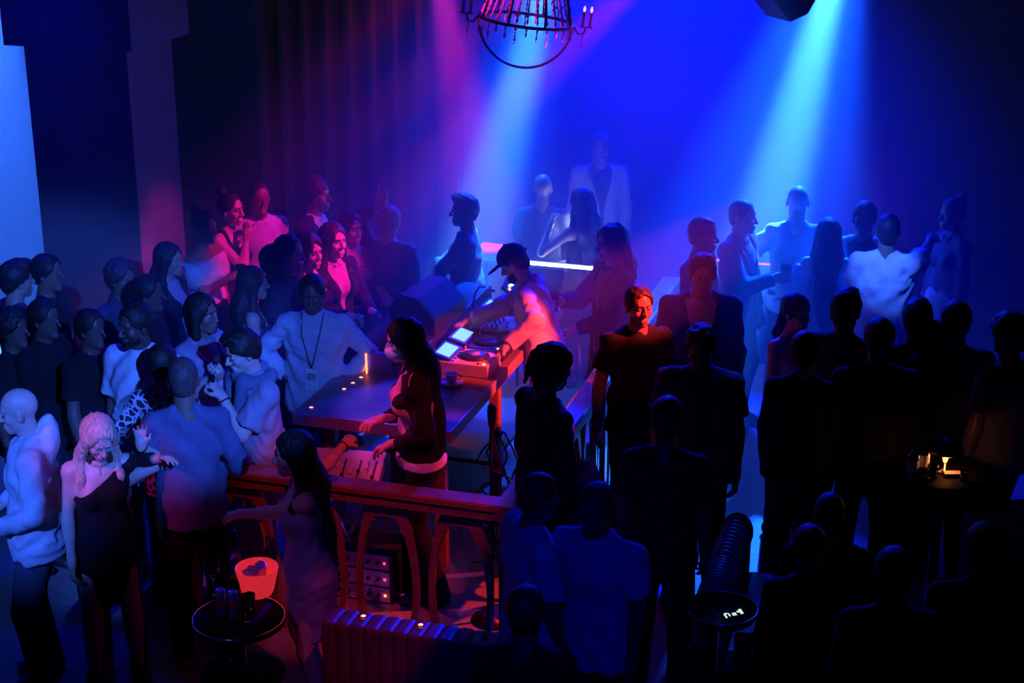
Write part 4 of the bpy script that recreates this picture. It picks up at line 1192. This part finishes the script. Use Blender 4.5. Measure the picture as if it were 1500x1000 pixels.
co_ = bpy.data.objects.new('votive_light', cpl); co_.parent = tlp; co_.location = (0, .0, .09); col.objects.link(co_)
tag(tlp, 'small votive candle at the bottom edge of the picture', 'candle')
chs = empty('lounge_chair', (at_z(1510, 800, .75).x, at_z(1510, 800, .75).y, 0), .3)
MB().box((0, 0, .42), (.55, .55, .16), .05).build('seat', cloth_mat((.3, .32, .4)), chs)
MB().box((0, .24, .68), (.55, .12, .46), .05).build('backrest', cloth_mat((.3, .32, .4)), chs)
for sx in (-.26, .26): MB().box((sx, 0, .60), (.09, .5, .10), .04).build('armrest', cloth_mat((.55, .57, .65)), chs)
for sx in (-.22, .22):
    for sy in (-.22, .22): MB().box((sx, sy, .17), (.04, .04, .34), .004).build('leg', BLACKM, chs)
tag(chs, 'pale armchair cut by the right edge of the picture', 'chair')

# far counter past the right end of the rail
fc = empty('equipment_case', B(-.55, 5.6, 0), BROT)
MB().box((0, 0, .45), (.8, .5, .9), .02).build('case', BLACK, fc)
MB().box((0, -.255, .90), (.8, .012, .012)).build('led_strip', LEDR, fc)
for sx in (-.3, .3): MB().box((sx, -.252, .6), (.06, .012, .03), .003).build('latch', CHROME, fc)
tag(fc, 'black equipment case with a thin red light line behind the rail end', 'case')

# ------------------------------------------------------------------ chandelier and hanging speaker
cz = at_y(771, 30, 11.0)
IRON = mat('dark_iron', (.05, .045, .06), rough=.35, metal=.8, var=.1)
CRY = mat('crystal', (.9, .88, .92), rough=.15, var=0, spec=1.0)
RC = .315
cd = empty('chandelier', (cz.x, cz.y, cz.z))
def ring(r, z, n=44): return [(r * math.cos(2 * math.pi * i / n), r * math.sin(2 * math.pi * i / n), z) for i in range(n)]
MB().tube(ring(RC, 0), .011, 8, closed=True).build('lower_ring', IRON, cd)
MB().tube(ring(.15, .62), .010, 8, closed=True).build('upper_ring', IRON, cd)
MB().tube([(RC * math.cos(t), 0, RC * math.sin(t)) for t in [math.pi + math.pi * i / 28 for i in range(29)]], .0085, 8).build('half_hoop', IRON, cd)
MB().tube([(0, 0, .62), (0, 0, 2.6)], .012).build('hanging_rod', IRON, cd)
MB().tube([(-.15, 0, .62), (.15, 0, .62)], .008).tube([(0, -.15, .62), (0, .15, .62)], .008).build('cross_bar', IRON, cd)
for i in range(8):
    a = 2 * math.pi * (i + .5) / 8
    MB().tube([(RC * math.cos(a), RC * math.sin(a), 0), (.27 * math.cos(a), .27 * math.sin(a), .2), (.2 * math.cos(a), .2 * math.sin(a), .42), (.15 * math.cos(a), .15 * math.sin(a), .62)], .009, 6).build('rib', IRON, cd)
    a2 = a + math.pi / 8
    MB().tube([((RC - .06 - .03 * math.cos(t)) * math.cos(a2), (RC - .06 - .03 * math.cos(t)) * math.sin(a2), .10 + .035 * math.sin(t)) for t in [i_ * .5 for i_ in range(11)]], .004, 6).build('scroll', IRON, cd)
def beads(p, q, n, sag=0.0):
    m = MB()
    for i in range(n):
        t = (i + .5) / n; c = Vector(p).lerp(Vector(q), t); c.z -= sag * 4 * t * (1 - t)
        r = .0075 if i % 3 else .0105
        m.add([c + Vector((r, 0, 0)), c + Vector((-r, 0, 0)), c + Vector((0, r, 0)), c + Vector((0, -r, 0)), c + Vector((0, 0, r * 1.3)), c + Vector((0, 0, -r * 1.3))],
              [[0, 2, 4], [2, 1, 4], [1, 3, 4], [3, 0, 4], [2, 0, 5], [1, 2, 5], [3, 1, 5], [0, 3, 5]])
    return m
for i in range(28):
    a = 2 * math.pi * i / 28
    beads((.15 * math.cos(a), .15 * math.sin(a), .6), ((RC - .01) * math.cos(a), (RC - .01) * math.sin(a), .02), 38, .05).build('crystal_strand', CRY, cd)
    beads((RC * math.cos(a), RC * math.sin(a), -.01), (RC * math.cos(a), RC * math.sin(a), -.01 - .05 - .03 * (i % 3)), 5).build('crystal_drop', CRY, cd)
CANDLE = MB().lathe([(0, 0), (.022, .0), (.024, .006), (.010, .010), (.0095, .10), (0, .10)], 12).mesh('candle'); CANDLE.materials.append(IRON)
FLAME = MB().lathe([(0, .10), (.008, .108), (.0095, .118), (.006, .134), (0, .146)], 10).mesh('flame_bulb'); FLAME.materials.append(mat('flame_bulb', (1, .5, .5), var=0, emit=(1, .45, .42), estr=1.6))
for i in range(2):
    a = math.pi * i
    ar = MB().tube([(RC * math.cos(a), RC * math.sin(a), 0), ((RC + .04) * math.cos(a), (RC + .04) * math.sin(a), -.05), ((RC + .075) * math.cos(a), (RC + .075) * math.sin(a), -.04), ((RC + .085) * math.cos(a), (RC + .085) * math.sin(a), .0)], .0075, 8).build('candle_arm', IRON, cd)
    for s_ in (-1, 1):
        px = (RC + .085) * math.cos(a) + s_ * .024 * (abs(math.cos(a)) + .0) ; py = (RC + .085) * math.sin(a) + s_ * .024 * abs(math.sin(a))
        mobj('candle', CANDLE, None, ar, loc=(px, py, .0)); mobj('flame_bulb', FLAME, None, ar, loc=(px, py, .0))
    beads(((RC + .07) * math.cos(a), (RC + .07) * math.sin(a), -.05), ((RC + .07) * math.cos(a), (RC + .07) * math.sin(a), -.14), 6).build('crystal_drop', CRY, ar)
cd.rotation_euler = (0, .12, 0)
tag(cd, 'iron chandelier with crystal strands, candle bulbs and a half hoop below', 'chandelier')

sp = at_y(1143, 27, 12.0)
hs_ = empty('hanging_speaker', (sp.x, sp.y, sp.z), .35)
pts = [(-.19, .19), (-.02, 0), (.12, .05), (.21, .20), (.21, .75), (-.19, .75)]
V = [(x_, -.18, z_) for x_, z_ in pts] + [(x_, .18, z_) for x_, z_ in pts]; n = len(pts)
MB().add(V, [list(range(n)), list(range(2 * n - 1, n - 1, -1))] + [[i, n + i, n + (i + 1) % n, (i + 1) % n] for i in range(n)]).build('cabinet', BLACK, hs_)
MB().box((.01, -.186, .45), (.34, .012, .5), .004).build('grille', GRILLE, hs_)
MB().tube([(0, 0, .75), (0, 0, 2.6)], .015).build('hanging_pole', BLACKM, hs_)
tag(hs_, 'black loudspeaker hanging above the right light beam', 'speaker')

# ------------------------------------------------------------------ people
K = (.018, .014, .012); BR = (.06, .035, .022); DK = (.02, .02, .024); NV = (.05, .06, .10); BK = (.012, .012, .015)
def add_watch(d, sd, m=CHROME):
    w = d['W'][sd]; e = d['E'][sd]; dr = unit(w - e); F = Field(); c = w - dr * .025
    a = unit(np.cross(dr, vec(0, 0, 1)) if abs(dr[2]) < .9 else np.cross(dr, vec(1, 0, 0))); b_ = np.cross(dr, a)
    for i in range(8):
        t0, t1 = i * .7854, (i + 1) * .7854
        F.cone(c + (a * math.cos(t0) + b_ * math.sin(t0)) * .032, c + (a * math.cos(t1) + b_ * math.sin(t1)) * .032, .007, .007, k=.004)
    V_, Q_ = F.mesh(.006); d['part']('wristband', (V_, Q_), m)

# --- the booth
dj = person('performer in dark cap and pale sweater leaning over the music gear', 741, 362, 1.80, -104, q=2, skin='light', hair=('buzz', BR), top=('sweater', (.72, .70, .70)),
            bottom=('jeans', (.42, .42, .5)), lean=16, hp=32, cap=(.03, .025, .03), beard=True, L=('z', 742, 507, 1.19), R=('z', 682, 473, 1.19), Lp=(1, .6, -.2), Lc=.5, Rc=.45, Rn=(0, 0, -1), Ln=(0, 0, -1), eyes=True, stance=(.1, .08, .1, -.05))
for o_ in dj['root'].children:
    if o_.name.startswith('sweater'):
        o_.data.materials.append(cloth_mat((.05, .03, .06)))
        for f_ in o_.data.polygons:
            l_ = dj['Rt'].T @ (np.array(f_.center[:], f32) / dj['S'] - dj['P'])
            if f_.normal.y < -.1 or True:
                xx, zz = float(l_[0]), float(l_[2])
                if -.185 < l_[1] < -.02 and -.02 < xx < .12 and .22 < zz < .37 and (abs(math.sin(xx * 90 + zz * 25)) > .72 or .28 < zz < .30): f_.material_index = 1
mw = person('woman in white face mask and dark jacket inside the balustrade', 588, 469, 1.82, -82, sex='f', q=2, skin='light', hair=('xlong', K), top=('crop', (.80, .55, .68), (.025, .022, .025), .33),
            bottom=('flare', BK), lean=4, hp=10, L=(.08, -.17, 1.02), R=(-.06, -.22, 1.12), Lc=.4, Rc=.4, eyes=True)
F = Field(); O_, Rh_ = mw['O'], mw['Rh']
F.ell(O_ + Rh_ @ vec(0, -.040, -.062), (.062, .066, .056), Rh_, k=.02); F.ell(O_ + Rh_ @ vec(0, -.085, -.045), (.03, .03, .035), Rh_, k=.02)
F.keep(lambda P_: ((P_ - O_) @ Rh_)[:, 2] + .022 - .0, .006); F.keep(lambda P_: ((P_ - O_) @ Rh_)[:, 1] + .01, .006)
mw['part']('face_mask', F.mesh(.0065), cloth_mat((.8, .78, .82)))
F = Field(); F.cone(mw['TT'](0, .005, -.05), mw['TT'](0, 0, .0), .202, .192, v=mw['Rt'] @ vec(0, 1, 0), kf=.74, k=.02); F.keep(lambda P_: -.055 - (P_ - mw['P'])[:, 2], .004); F.keep(lambda P_: (P_ - mw['P'])[:, 2] - .005, .004)
mw['part']('waistband', F.mesh(.012), cloth_mat((.75, .7, .78)))

# --- front left
fw = person('woman with long dark hair in ribbed dress reaching over the balustrade', 428, 634, 1.68, -78, sex='f', q=2, skin='light', hair=('xlong', K), top=('dress', (.34, .34, .48)), bottom=('none', 0),
            lean=3, hp=4, L=('z', 294, 762, 1.02), R=('z', 545, 618, 1.34), Rp=(0, .3, -1), Rc=.5, Lc=.4, eyes=True, Rn=(0, -.3, -1))
add_watch(fw, -1, BRASS)
bl = person('blonde woman in black one shoulder dress bending her head', 146, 618, 1.68, 22, sex='f', q=2, skin='light', hair=('long', (.62, .42, .30)), top=('oneshoulder', BK), bottom=('none', 0),
            lean=6, hp=28, hy=8, L=('z', 228, 672, 1.30), Lc=.3, eyes=True, Ln=(.2, -.6, -.5))
ra = person('short person behind the blonde woman raising one hand', 143, 648, 1.56, 12, sex='f', q=1, skin='light', hair=('bob', BR), top=('tank', (.4, .1, .12)), lean=26, hp=20,
            L=('y', 206, 652, 8.25), Lp=(.3, .3, -1), Ld=(.05, -.05, 1), Ln=(0, -1, .0), Lc=.25, spread=.4)
add_watch(ra, 1, BRASS)
person('bald man in pale hoodie and white shoes at the left edge', 22, 570, 1.77, -78, q=2, skin='light', hair=('bald', K), top=('hoodie', (.58, .60, .66)), bottom=('jeans', (.07, .08, .13)), shoes=(.75, .75, .75),
       hp=8, L=(.15, -.20, 1.02), R=(-.15, -.20, 1.02), beard=False, build=1.06)
person('man with buzz cut seen from behind in navy shirt', 266, 525, 1.82, -168, q=2, skin='brown', hair=('buzz', (.10, .07, .06)), top=('longshirt', (.13, .14, .24)), bottom=('slim', BK), build=.98, L=(.17, -.20, 1.1), R=(-.17, -.2, 1.05))
mm = person('man holding a microphone to his mouth with both hands', 347, 487, 1.78, -58, q=2, skin='light', hair=('quiff', K), top=('loose', (.42, .32, .40)), bottom=('jeans', (.35, .37, .45)), lean=5, hp=16,
            R=(-.03, -.235, 1.495), L=(.02, -.245, 1.37), Rc=.95, Lc=.95, Rp=(-.8, .3, -.6), Lp=(.6, .2, -1), Ld=(-.35, -.35, .75), Rd=(.5, -.2, .6), eyes=True, Ln=(-.5, -.5, -.2), Rn=(.3, -.8, .1))
add_watch(mm, 1)
F = Field()
for i in range(10):
    a0 = -2.6 + i * .52; a1 = a0 + .52
    f_ = lambda a: mm['N'] + mm['Rt'] @ vec(.12 * math.sin(a), .01 - .10 * math.cos(a + math.pi) * -1, .02 - .03 * abs(math.sin(a)))
    F.cone(f_(a0), f_(a1), .034, .034, k=.03)
F.cone(mm['N'] + mm['Rt'] @ vec(-.08, -.10, .0), mm['TT'](-.05, -.17, .10), .04, .03, k=.03); F.cone(mm['N'] + mm['Rt'] @ vec(.08, -.10, .0), mm['TT'](.0, -.17, .16), .04, .03, k=.03)
F.disp(folds(.004, 2)); mm['part']('draped_sweater', F.mesh(.0115), cloth_mat((.16, .18, .26)))
mic = empty('microphone', mm['M'] @ Vector((0, 0, 0)))
pa_ = mm['palm'][-1]; pb_ = mm['palm'][1]
dirm = (pa_ - pb_).normalized()
mic.location = (0, 0, 0)
MB().tube([pb_ - dirm * .08, pb_, pa_ + dirm * .05], .013, 10).build('handle', BLACKM, mic)
MB().sphere(tuple(pa_ + dirm * .075), .026, 12).build('head_grille', GRILLE, mic)
tag(mic, 'handheld microphone at the mouth of the man with a watch', 'microphone')
sw = person('man in grey sweater with lanyard and hands on his hips', 456, 405, 1.73, -4, q=2, skin='dark', hair=('short', K), top=('sweater', (.46, .47, .54)), bottom=('slim', NV), hp=6, hy=4,
            L=(.19, -.02, 1.02), R=(-.19, -.02, 1.02), Lp=(1, .35, 0), Rp=(-1, .35, 0), Ld=(-.5, .2, -.3), Rd=(.5, .2, -.3), build=1.08)
ly = sw['root']
T_ = lambda x_, y_, z_: tuple(float(c) * sw['S'] for c in sw['TT'](x_, y_, z_))
MB().tube([T_(-.075, -.03, .56), T_(-.06, -.135, .44), T_(-.015, -.155, .26), T_(0, -.155, .21)], .004, 6).tube([T_(.075, -.03, .56), T_(.06, -.135, .44), T_(.015, -.155, .26), T_(0, -.155, .21)], .004, 6).build('lanyard', BLACK, ly)
bd = MB().box(T_(0, -.163, .135), (.085, .006, .15), .003).build('badge', mat('badge_card', (.6, .62, .6), rough=.3, var=.25, vscale=40), ly)
MB().box(T_(.0, -.168, .155), (.06, .002, .05)).build('badge_print', mat('badge_print', (.25, .3, .3), rough=.5, var=.3, vscale=60), bd)
tm_ = person('man in loose white T-shirt with a dark chest pocket', 196, 447, 1.84, -22, q=2, skin='dark', hair=('short', K), top=('loose', (.75, .75, .76)), bottom=('slim', NV), hy=-22, hp=4, beard=True, build=1.06)
MB().box(tuple(float(c) * tm_['S'] for c in tm_['TT'](.085, -.155, .30)), (.08, .012, .085), .003).build('pocket', cloth_mat(NV), tm_['root'])
person('person in printed lace pattern shirt beside the buzz cut man', 236, 505, 1.70, 175, sex='f', q=1, skin='tan', hair=('short', K), top=('longshirt', 'lace'), bottom=('slim', NV), L=(.22, -.2, 1.15), R=(-.2, -.2, 1.1))
person('woman in long pale blazer facing right behind the microphone man', 293, 432, 1.76, 62, sex='f', q=2, skin='brown', hair=('bob', K), top=('jacket', (.30, .29, .37)), bottom=('slim', NV), inner=(.2, .2, .26), eyes=True)
# --- back left crowd
G = 'crowd at the back left'
person('man with dark short hair at the far left edge of the crowd', 20, 384, 1.80, 125, q=1, skin='tan', hair=('quiff', K), top=('tee', NV), group=G, build=1.05)
person('second head from the left edge, in dark clothes by the pillar', 66, 374, 1.80, 80, q=0, skin='brown', hair=('short', K), top=('tee', DK), group=G)
person('person with bushy curly hair in front of the pillar', 175, 384, 1.72, 60, q=1, skin='brown', hair=('curly', (.06, .05, .05)), top=('sweater', NV), group=G)
person('woman with long dark hair in profile before the pillar edge', 245, 357, 1.68, 72, sex='f', q=1, skin='tan', hair=('long', K), top=('jacket', DK), inner=(.5, .35, .45), group=G)
pw = person('woman in white puff sleeve blouse holding a red cup', 297, 311, 1.70, 62, sex='f', q=1, skin='brown', hair=('bun', K), top=('puff', (.75, .66, .7)), bottom=('skirt', DK), R=(-.06, -.30, 1.28), Rc=.8, Rn=(.8, -.2, 0), group=G)
bw = person('woman with hair tied up and a hand at her mouth', 336, 284, 1.76, 62, sex='f', q=2, skin='light', hair=('bun', K), top=('dress', DK), bottom=('none', 0), R=(-.03, -.17, 1.44), Rc=.8, Rp=(-.5, .1, -1), Ln=(0, 0, 1), eyes=True, group=G)
person('man in white shirt standing at the very back by the curtain', 378, 267, 1.82, 30, q=0, skin='brown', hair=('buzz', K), top=('longshirt', (.6, .55, .68)), group=G)
person('man with curly hair half lost in the curtain', 462, 262, 1.84, 72, q=1, skin='brown', hair=('curly', K), top=('jacket', DK), group=G)
person('man in profile left of the three red lit women', 421, 346, 1.78, 76, q=1, skin='tan', hair=('short', K), top=('tee', NV), group=G)
person('woman with wavy dark hair, first of three red lit faces', 451, 345, 1.72, 52, sex='f', q=2, skin='light', hair=('wavy', K), top=('strapless', DK), eyes=True, group=G)
gw = person('smiling woman in dark blazer, middle of three red lit faces', 487, 328, 1.75, 46, sex='f', q=2, skin='light', hair=('long', K), top=('jacket', DK), inner=(.5, .3, .34), R=(-.12, -.30, 1.14), L=(.10, -.30, 1.12), Rc=.7, Lc=.7, eyes=True, group=G)
sg = person('woman in strapless top, last of three red lit faces', 513, 312, 1.69, 42, sex='f', q=2, skin='light', hair=('pony', K), top=('strapless', (.22, .18, .3)), L=(.10, -.28, 1.12), R=(-.15, -.25, 1.1), eyes=True, group=G)
person('fair haired man seen from behind raising a hand', 570, 303, 1.71, 158, q=2, skin='light', hair=('short', (.30, .22, .15)), top=('jacket', NV), L=('y', 561, 300, 12.2), Ld=(0, 0, 1), Ln=(0, -1, 0), Lp=(.6, .2, -1), spread=.5, Lc=.15, group=G)
person('woman with loose dark hair low in front of the tied up hair woman', 368, 392, 1.66, 105, sex='f', q=1, skin='tan', hair=('long', K), top=('strapless', NV), group=G)
person('dark haired person between the blazer woman and lanyard man', 400, 360, 1.70, 95, q=0, skin='brown', hair=('short', K), top=('tee', DK), group=G)
person('dark figure low at the far left behind the hoodie man', 62, 440, 1.76, 65, q=0, skin='dark', hair=('short', K), top=('sweater', BK), group=G)
person('dark figure standing left of the white T-shirt man', 130, 455, 1.72, 60, q=0, skin='dark', hair=('short', K), top=('tee', BK), group=G)
person('dark figure at the left edge above the hoodie man', 16, 455, 1.72, 70, q=0, skin='dark', hair=('curly', K), top=('tee', BK), group=G)
person('dark figure between the white T-shirt man and the blazer woman', 215, 405, 1.74, 80, q=0, skin='dark', hair=('short', K), top=('tee', BK), group=G)
# --- behind the booth
G = 'people behind the booth'
person('man in profile with folded arms left of the centre beam', 681, 287, 1.74, -92, q=2, skin='dark', hair=('quiff', K), top=('longshirt', (.10, .11, .17)), L=(-.12, -.22, 1.18), R=(.12, -.20, 1.14), Lp=(1, -.3, -.4), Rp=(-1, -.3, -.4), group=G)
person('woman with curly hair stretching an arm to the left', 853, 279, 1.66, -145, sex='f', q=2, skin='light', hair=('wavy', K), top=('tank', DK), R=None, L=('y', 806, 330, 12.75), Lp=(.5, .4, -1), Lc=.5, group=G)
gm = person('person in long dark coat with curly hair holding a glass', 897, 332, 1.80, -70, q=2, skin='light', hair=('wavy', BR), top=('jacket', DK), inner=(.08, .08, .1), bottom=('slim', DK), R=(-.08, -.36, 1.22), L=(.05, -.3, 1.05), Rc=.8, Rn=(.8, .1, 0), Rd=(.3, -1, .2), eyes=True, group=G)
person('bald man far back in the haze above the performer', 795, 255, 1.72, 175, q=0, skin='brown', hair=('bald', K), top=('tee', (.1, .1, .15)), group=G)
person('man in open pale jacket far back in the haze', 880, 196, 1.86, 8, q=1, skin='dark', hair=('short', K), top=('jacket', (.22, .22, .25)), inner=(.03, .03, .04), group=G)
# --- right of the booth
G = 'people right of the booth'
person('smiling man in black T-shirt with red lit face', 936, 420, 1.80, 14, q=2, skin='brown', hair=('short', K), top=('tee', (.012, .012, .016)), hy=6, eyes=True, group=G, R=(-.27, -.05, .86))
person('man in dark suit jacket and white shirt facing the camera', 1030, 375, 1.86, -2, q=2, skin='tan', hair=('short', K), top=('jacket', (.03, .035, .055)), inner=(.7, .7, .75), bottom=('slim', NV), hp=8, build=1.1, eyes=True, group=G)
person('man in short sleeved button shirt in front of the suited man', 1027, 481, 1.82, -12, q=2, skin='tan', hair=('quiff', K), top=('shirt', (.13, .13, .19)), bottom=('slim', BK), hp=14, build=1.08, group=G)
person('dark head and black T-shirt below the man in button shirt', 978, 584, 1.78, 165, q=1, skin='dark', hair=('short', K), top=('tee', BK), bottom=('slim', BK), group=G)
person('man with short dreadlocks in black, large dark silhouette', 812, 507, 1.86, 118, q=1, skin='dark', hair=('dread', BK), top=('longshirt', BK), bottom=('slim', BK), hp=10, group=G, build=1.05)
person('man in light T-shirt at the front centre turned right', 792, 694, 1.72, 112, q=2, skin='dark', hair=('buzz', K), top=('loose', (.42, .43, .50)), bottom=('slim', BK), group=G, hp=8, build=1.05)
person('man in rumpled grey shirt at the front centre turned left', 872, 713, 1.72, -32, q=2, skin='dark', hair=('short', K), top=('shirt', (.34, .35, .42)), bottom=('slim', BK), hp=8, group=G, build=1.1)
person('dark person at the bottom edge before the two men', 770, 862, 1.66, 170, q=0, skin='dark', hair=('short', BK), top=('longshirt', BK), bottom=('slim', BK), group=G)
# --- dance floor, right
G = 'dancers on the right'
person('man in blue haze left of the man with a glass', 1030, 320, 1.80, 62, q=1, skin='brown', hair=('short', K), top=('longshirt', NV), group=G)
jm = person('man in jacket holding a glass left of the right beam', 1088, 293, 1.82, 58, q=2, skin='light', hair=('buzz', (.2, .16, .12)), top=('jacket', (.15, .15, .2)), inner=(.3, .3, .34), R=(-.10, -.34, 1.24), Rc=.8, Rn=(.8, .1, 0), group=G, stance=(.1, 0, .1, 0))
person('bald man standing inside the right light beam', 1170, 272, 1.84, 172, q=2, skin='light', hair=('bald', K), top=('tee', (.4, .4, .44)), group=G, L=(.28, -.2, 1.2))
person('woman with very long dark hair and puff sleeves seen from behind', 1215, 321, 1.70, 172, sex='f', q=2, skin='light', hair=('xlong', K), top=('puff', (.5, .5, .58)), bottom=('jeans', (.12, .14, .22)), R=(-.20, -.20, 1.20), Rp=(-1, .2, -.3), group=G)
person('man in pale open shirt far back right of the beam', 1268, 297, 1.80, -20, q=1, skin='dark', hair=('short', K), top=('jacket', (.6, .6, .66)), inner=(.05, .05, .06), group=G)
person('man in loose white T-shirt seen from behind pointing right', 1303, 314, 1.84, 165, q=2, skin='brown', hair=('buzz', K), top=('loose', (.72, .72, .74)), bottom=('slim', NV), R=('y', 1372, 340, 12.0), Rp=(-.2, .3, -1), Rc=.5, group=G, build=1.05)
person('woman with hair bun and pale skirt at the right, turned left', 1398, 292, 1.74, -72, sex='f', q=1, skin='brown', hair=('bun', K), top=('longshirt', (.12, .12, .18)), bottom=('skirt', (.55, .55, .62)), group=G)
# --- dark crowd, front right
G = 'dark crowd at the front right'
person('woman with ponytail and bare pink lit shoulder in the dark crowd', 1167, 432, 1.68, 35, sex='f', q=1, skin='light', hair=('pony', BK), top=('strapless', (.5, .4, .5)), bottom=('slim', BK), group=G)
person('man right of the ponytail woman, dark head against the blue', 1241, 428, 1.82, 150, q=0, skin='dark', hair=('quiff', BK), top=('sweater', (.03, .03, .04)), bottom=('slim', BK), group=G, build=1.05)
person('woman in black at the left front of the dark crowd', 1180, 488, 1.72, 165, sex='f', q=0, skin='tan', hair=('short', BK), top=('longshirt', BK), bottom=('wide', BK), group=G, build=1.12)
person('man in black with flat top hair at the middle of the dark crowd', 1290, 468, 1.82, 175, q=0, skin='dark', hair=('short', BK), top=('longshirt', BK), bottom=('slim', BK), group=G, build=1.12)
person('man in dark shirt below the pointing arm', 1346, 442, 1.78, 165, q=0, skin='dark', hair=('quiff', BK), top=('tee', (.03, .03, .04)), bottom=('slim', BK), group=G)
person('man in dark shirt below the woman with hair bun', 1403, 443, 1.82, 178, q=0, skin='dark', hair=('short', BK), top=('longshirt', (.03, .03, .04)), bottom=('slim', BK), group=G, build=1.08)
person('man with curly hair at the right edge of the dark crowd', 1482, 462, 1.84, -150, q=0, skin='dark', hair=('curly', BK), top=('tee', (.10, .10, .14)), bottom=('slim', BK), group=G)
person('short person peeking between two dark heads', 1370, 472, 1.66, 170, q=0, skin='dark', hair=('bob', BK), top=('tee', BK), bottom=('slim', BK), group=G, sex='f')
person('seated person with blue rim on the head at lower right', 1217, 724, 1.74, 170, q=0, skin='dark', hair=('buzz', BK), top=('longshirt', BK), bottom=('slim', BK), sit=True, group=G)
person('seated person in front of the rim lit head', 1188, 772, 1.70, 178, q=0, skin='dark', hair=('short', BK), top=('longshirt', BK), bottom=('slim', BK), sit=True, group=G)
person('person in black at the lower right corner', 1445, 770, 1.72, 170, q=0, skin='dark', hair=('short', BK), top=('longshirt', BK), bottom=('slim', BK), group=G)
person('added person in black darkening the floor left of the corner figure, bottom right', 1312, 806, 1.70, 175, q=0, skin='dark', hair=('short', BK), top=('longshirt', BK), bottom=('slim', BK), group=G)  # added dark figure, keeps the lit floor here black

# ------------------------------------------------------------------ what people hold
def held(d, sd, fn, label, dz=0.05, **kw):
    p = d['palm'][sd]; return fn(Vector((p.x, p.y, p.z - dz)), label, **kw)
held(gm, -1, tumbler, 'tall glass in the hand of the person in the long dark coat', .07, h=.15, r=.034)
held(jm, -1, tumbler, 'glass held by the man in jacket left of the right beam', .05, h=.12, r=.04, liquid=(.6, .65, .7))
held(gw, -1, wineglass, 'wine glass held by the smiling woman in blazer', .05, liquid=(.6, .35, .45))
held(gw, 1, tumbler, 'short cup in the other hand of the smiling woman', .05, h=.10, r=.036)
cpz = held(pw, -1, tumbler, 'red cup held by the woman in puff sleeve blouse', .06, h=.12, r=.04, liquid=(.6, .05, .06), cat='cup')
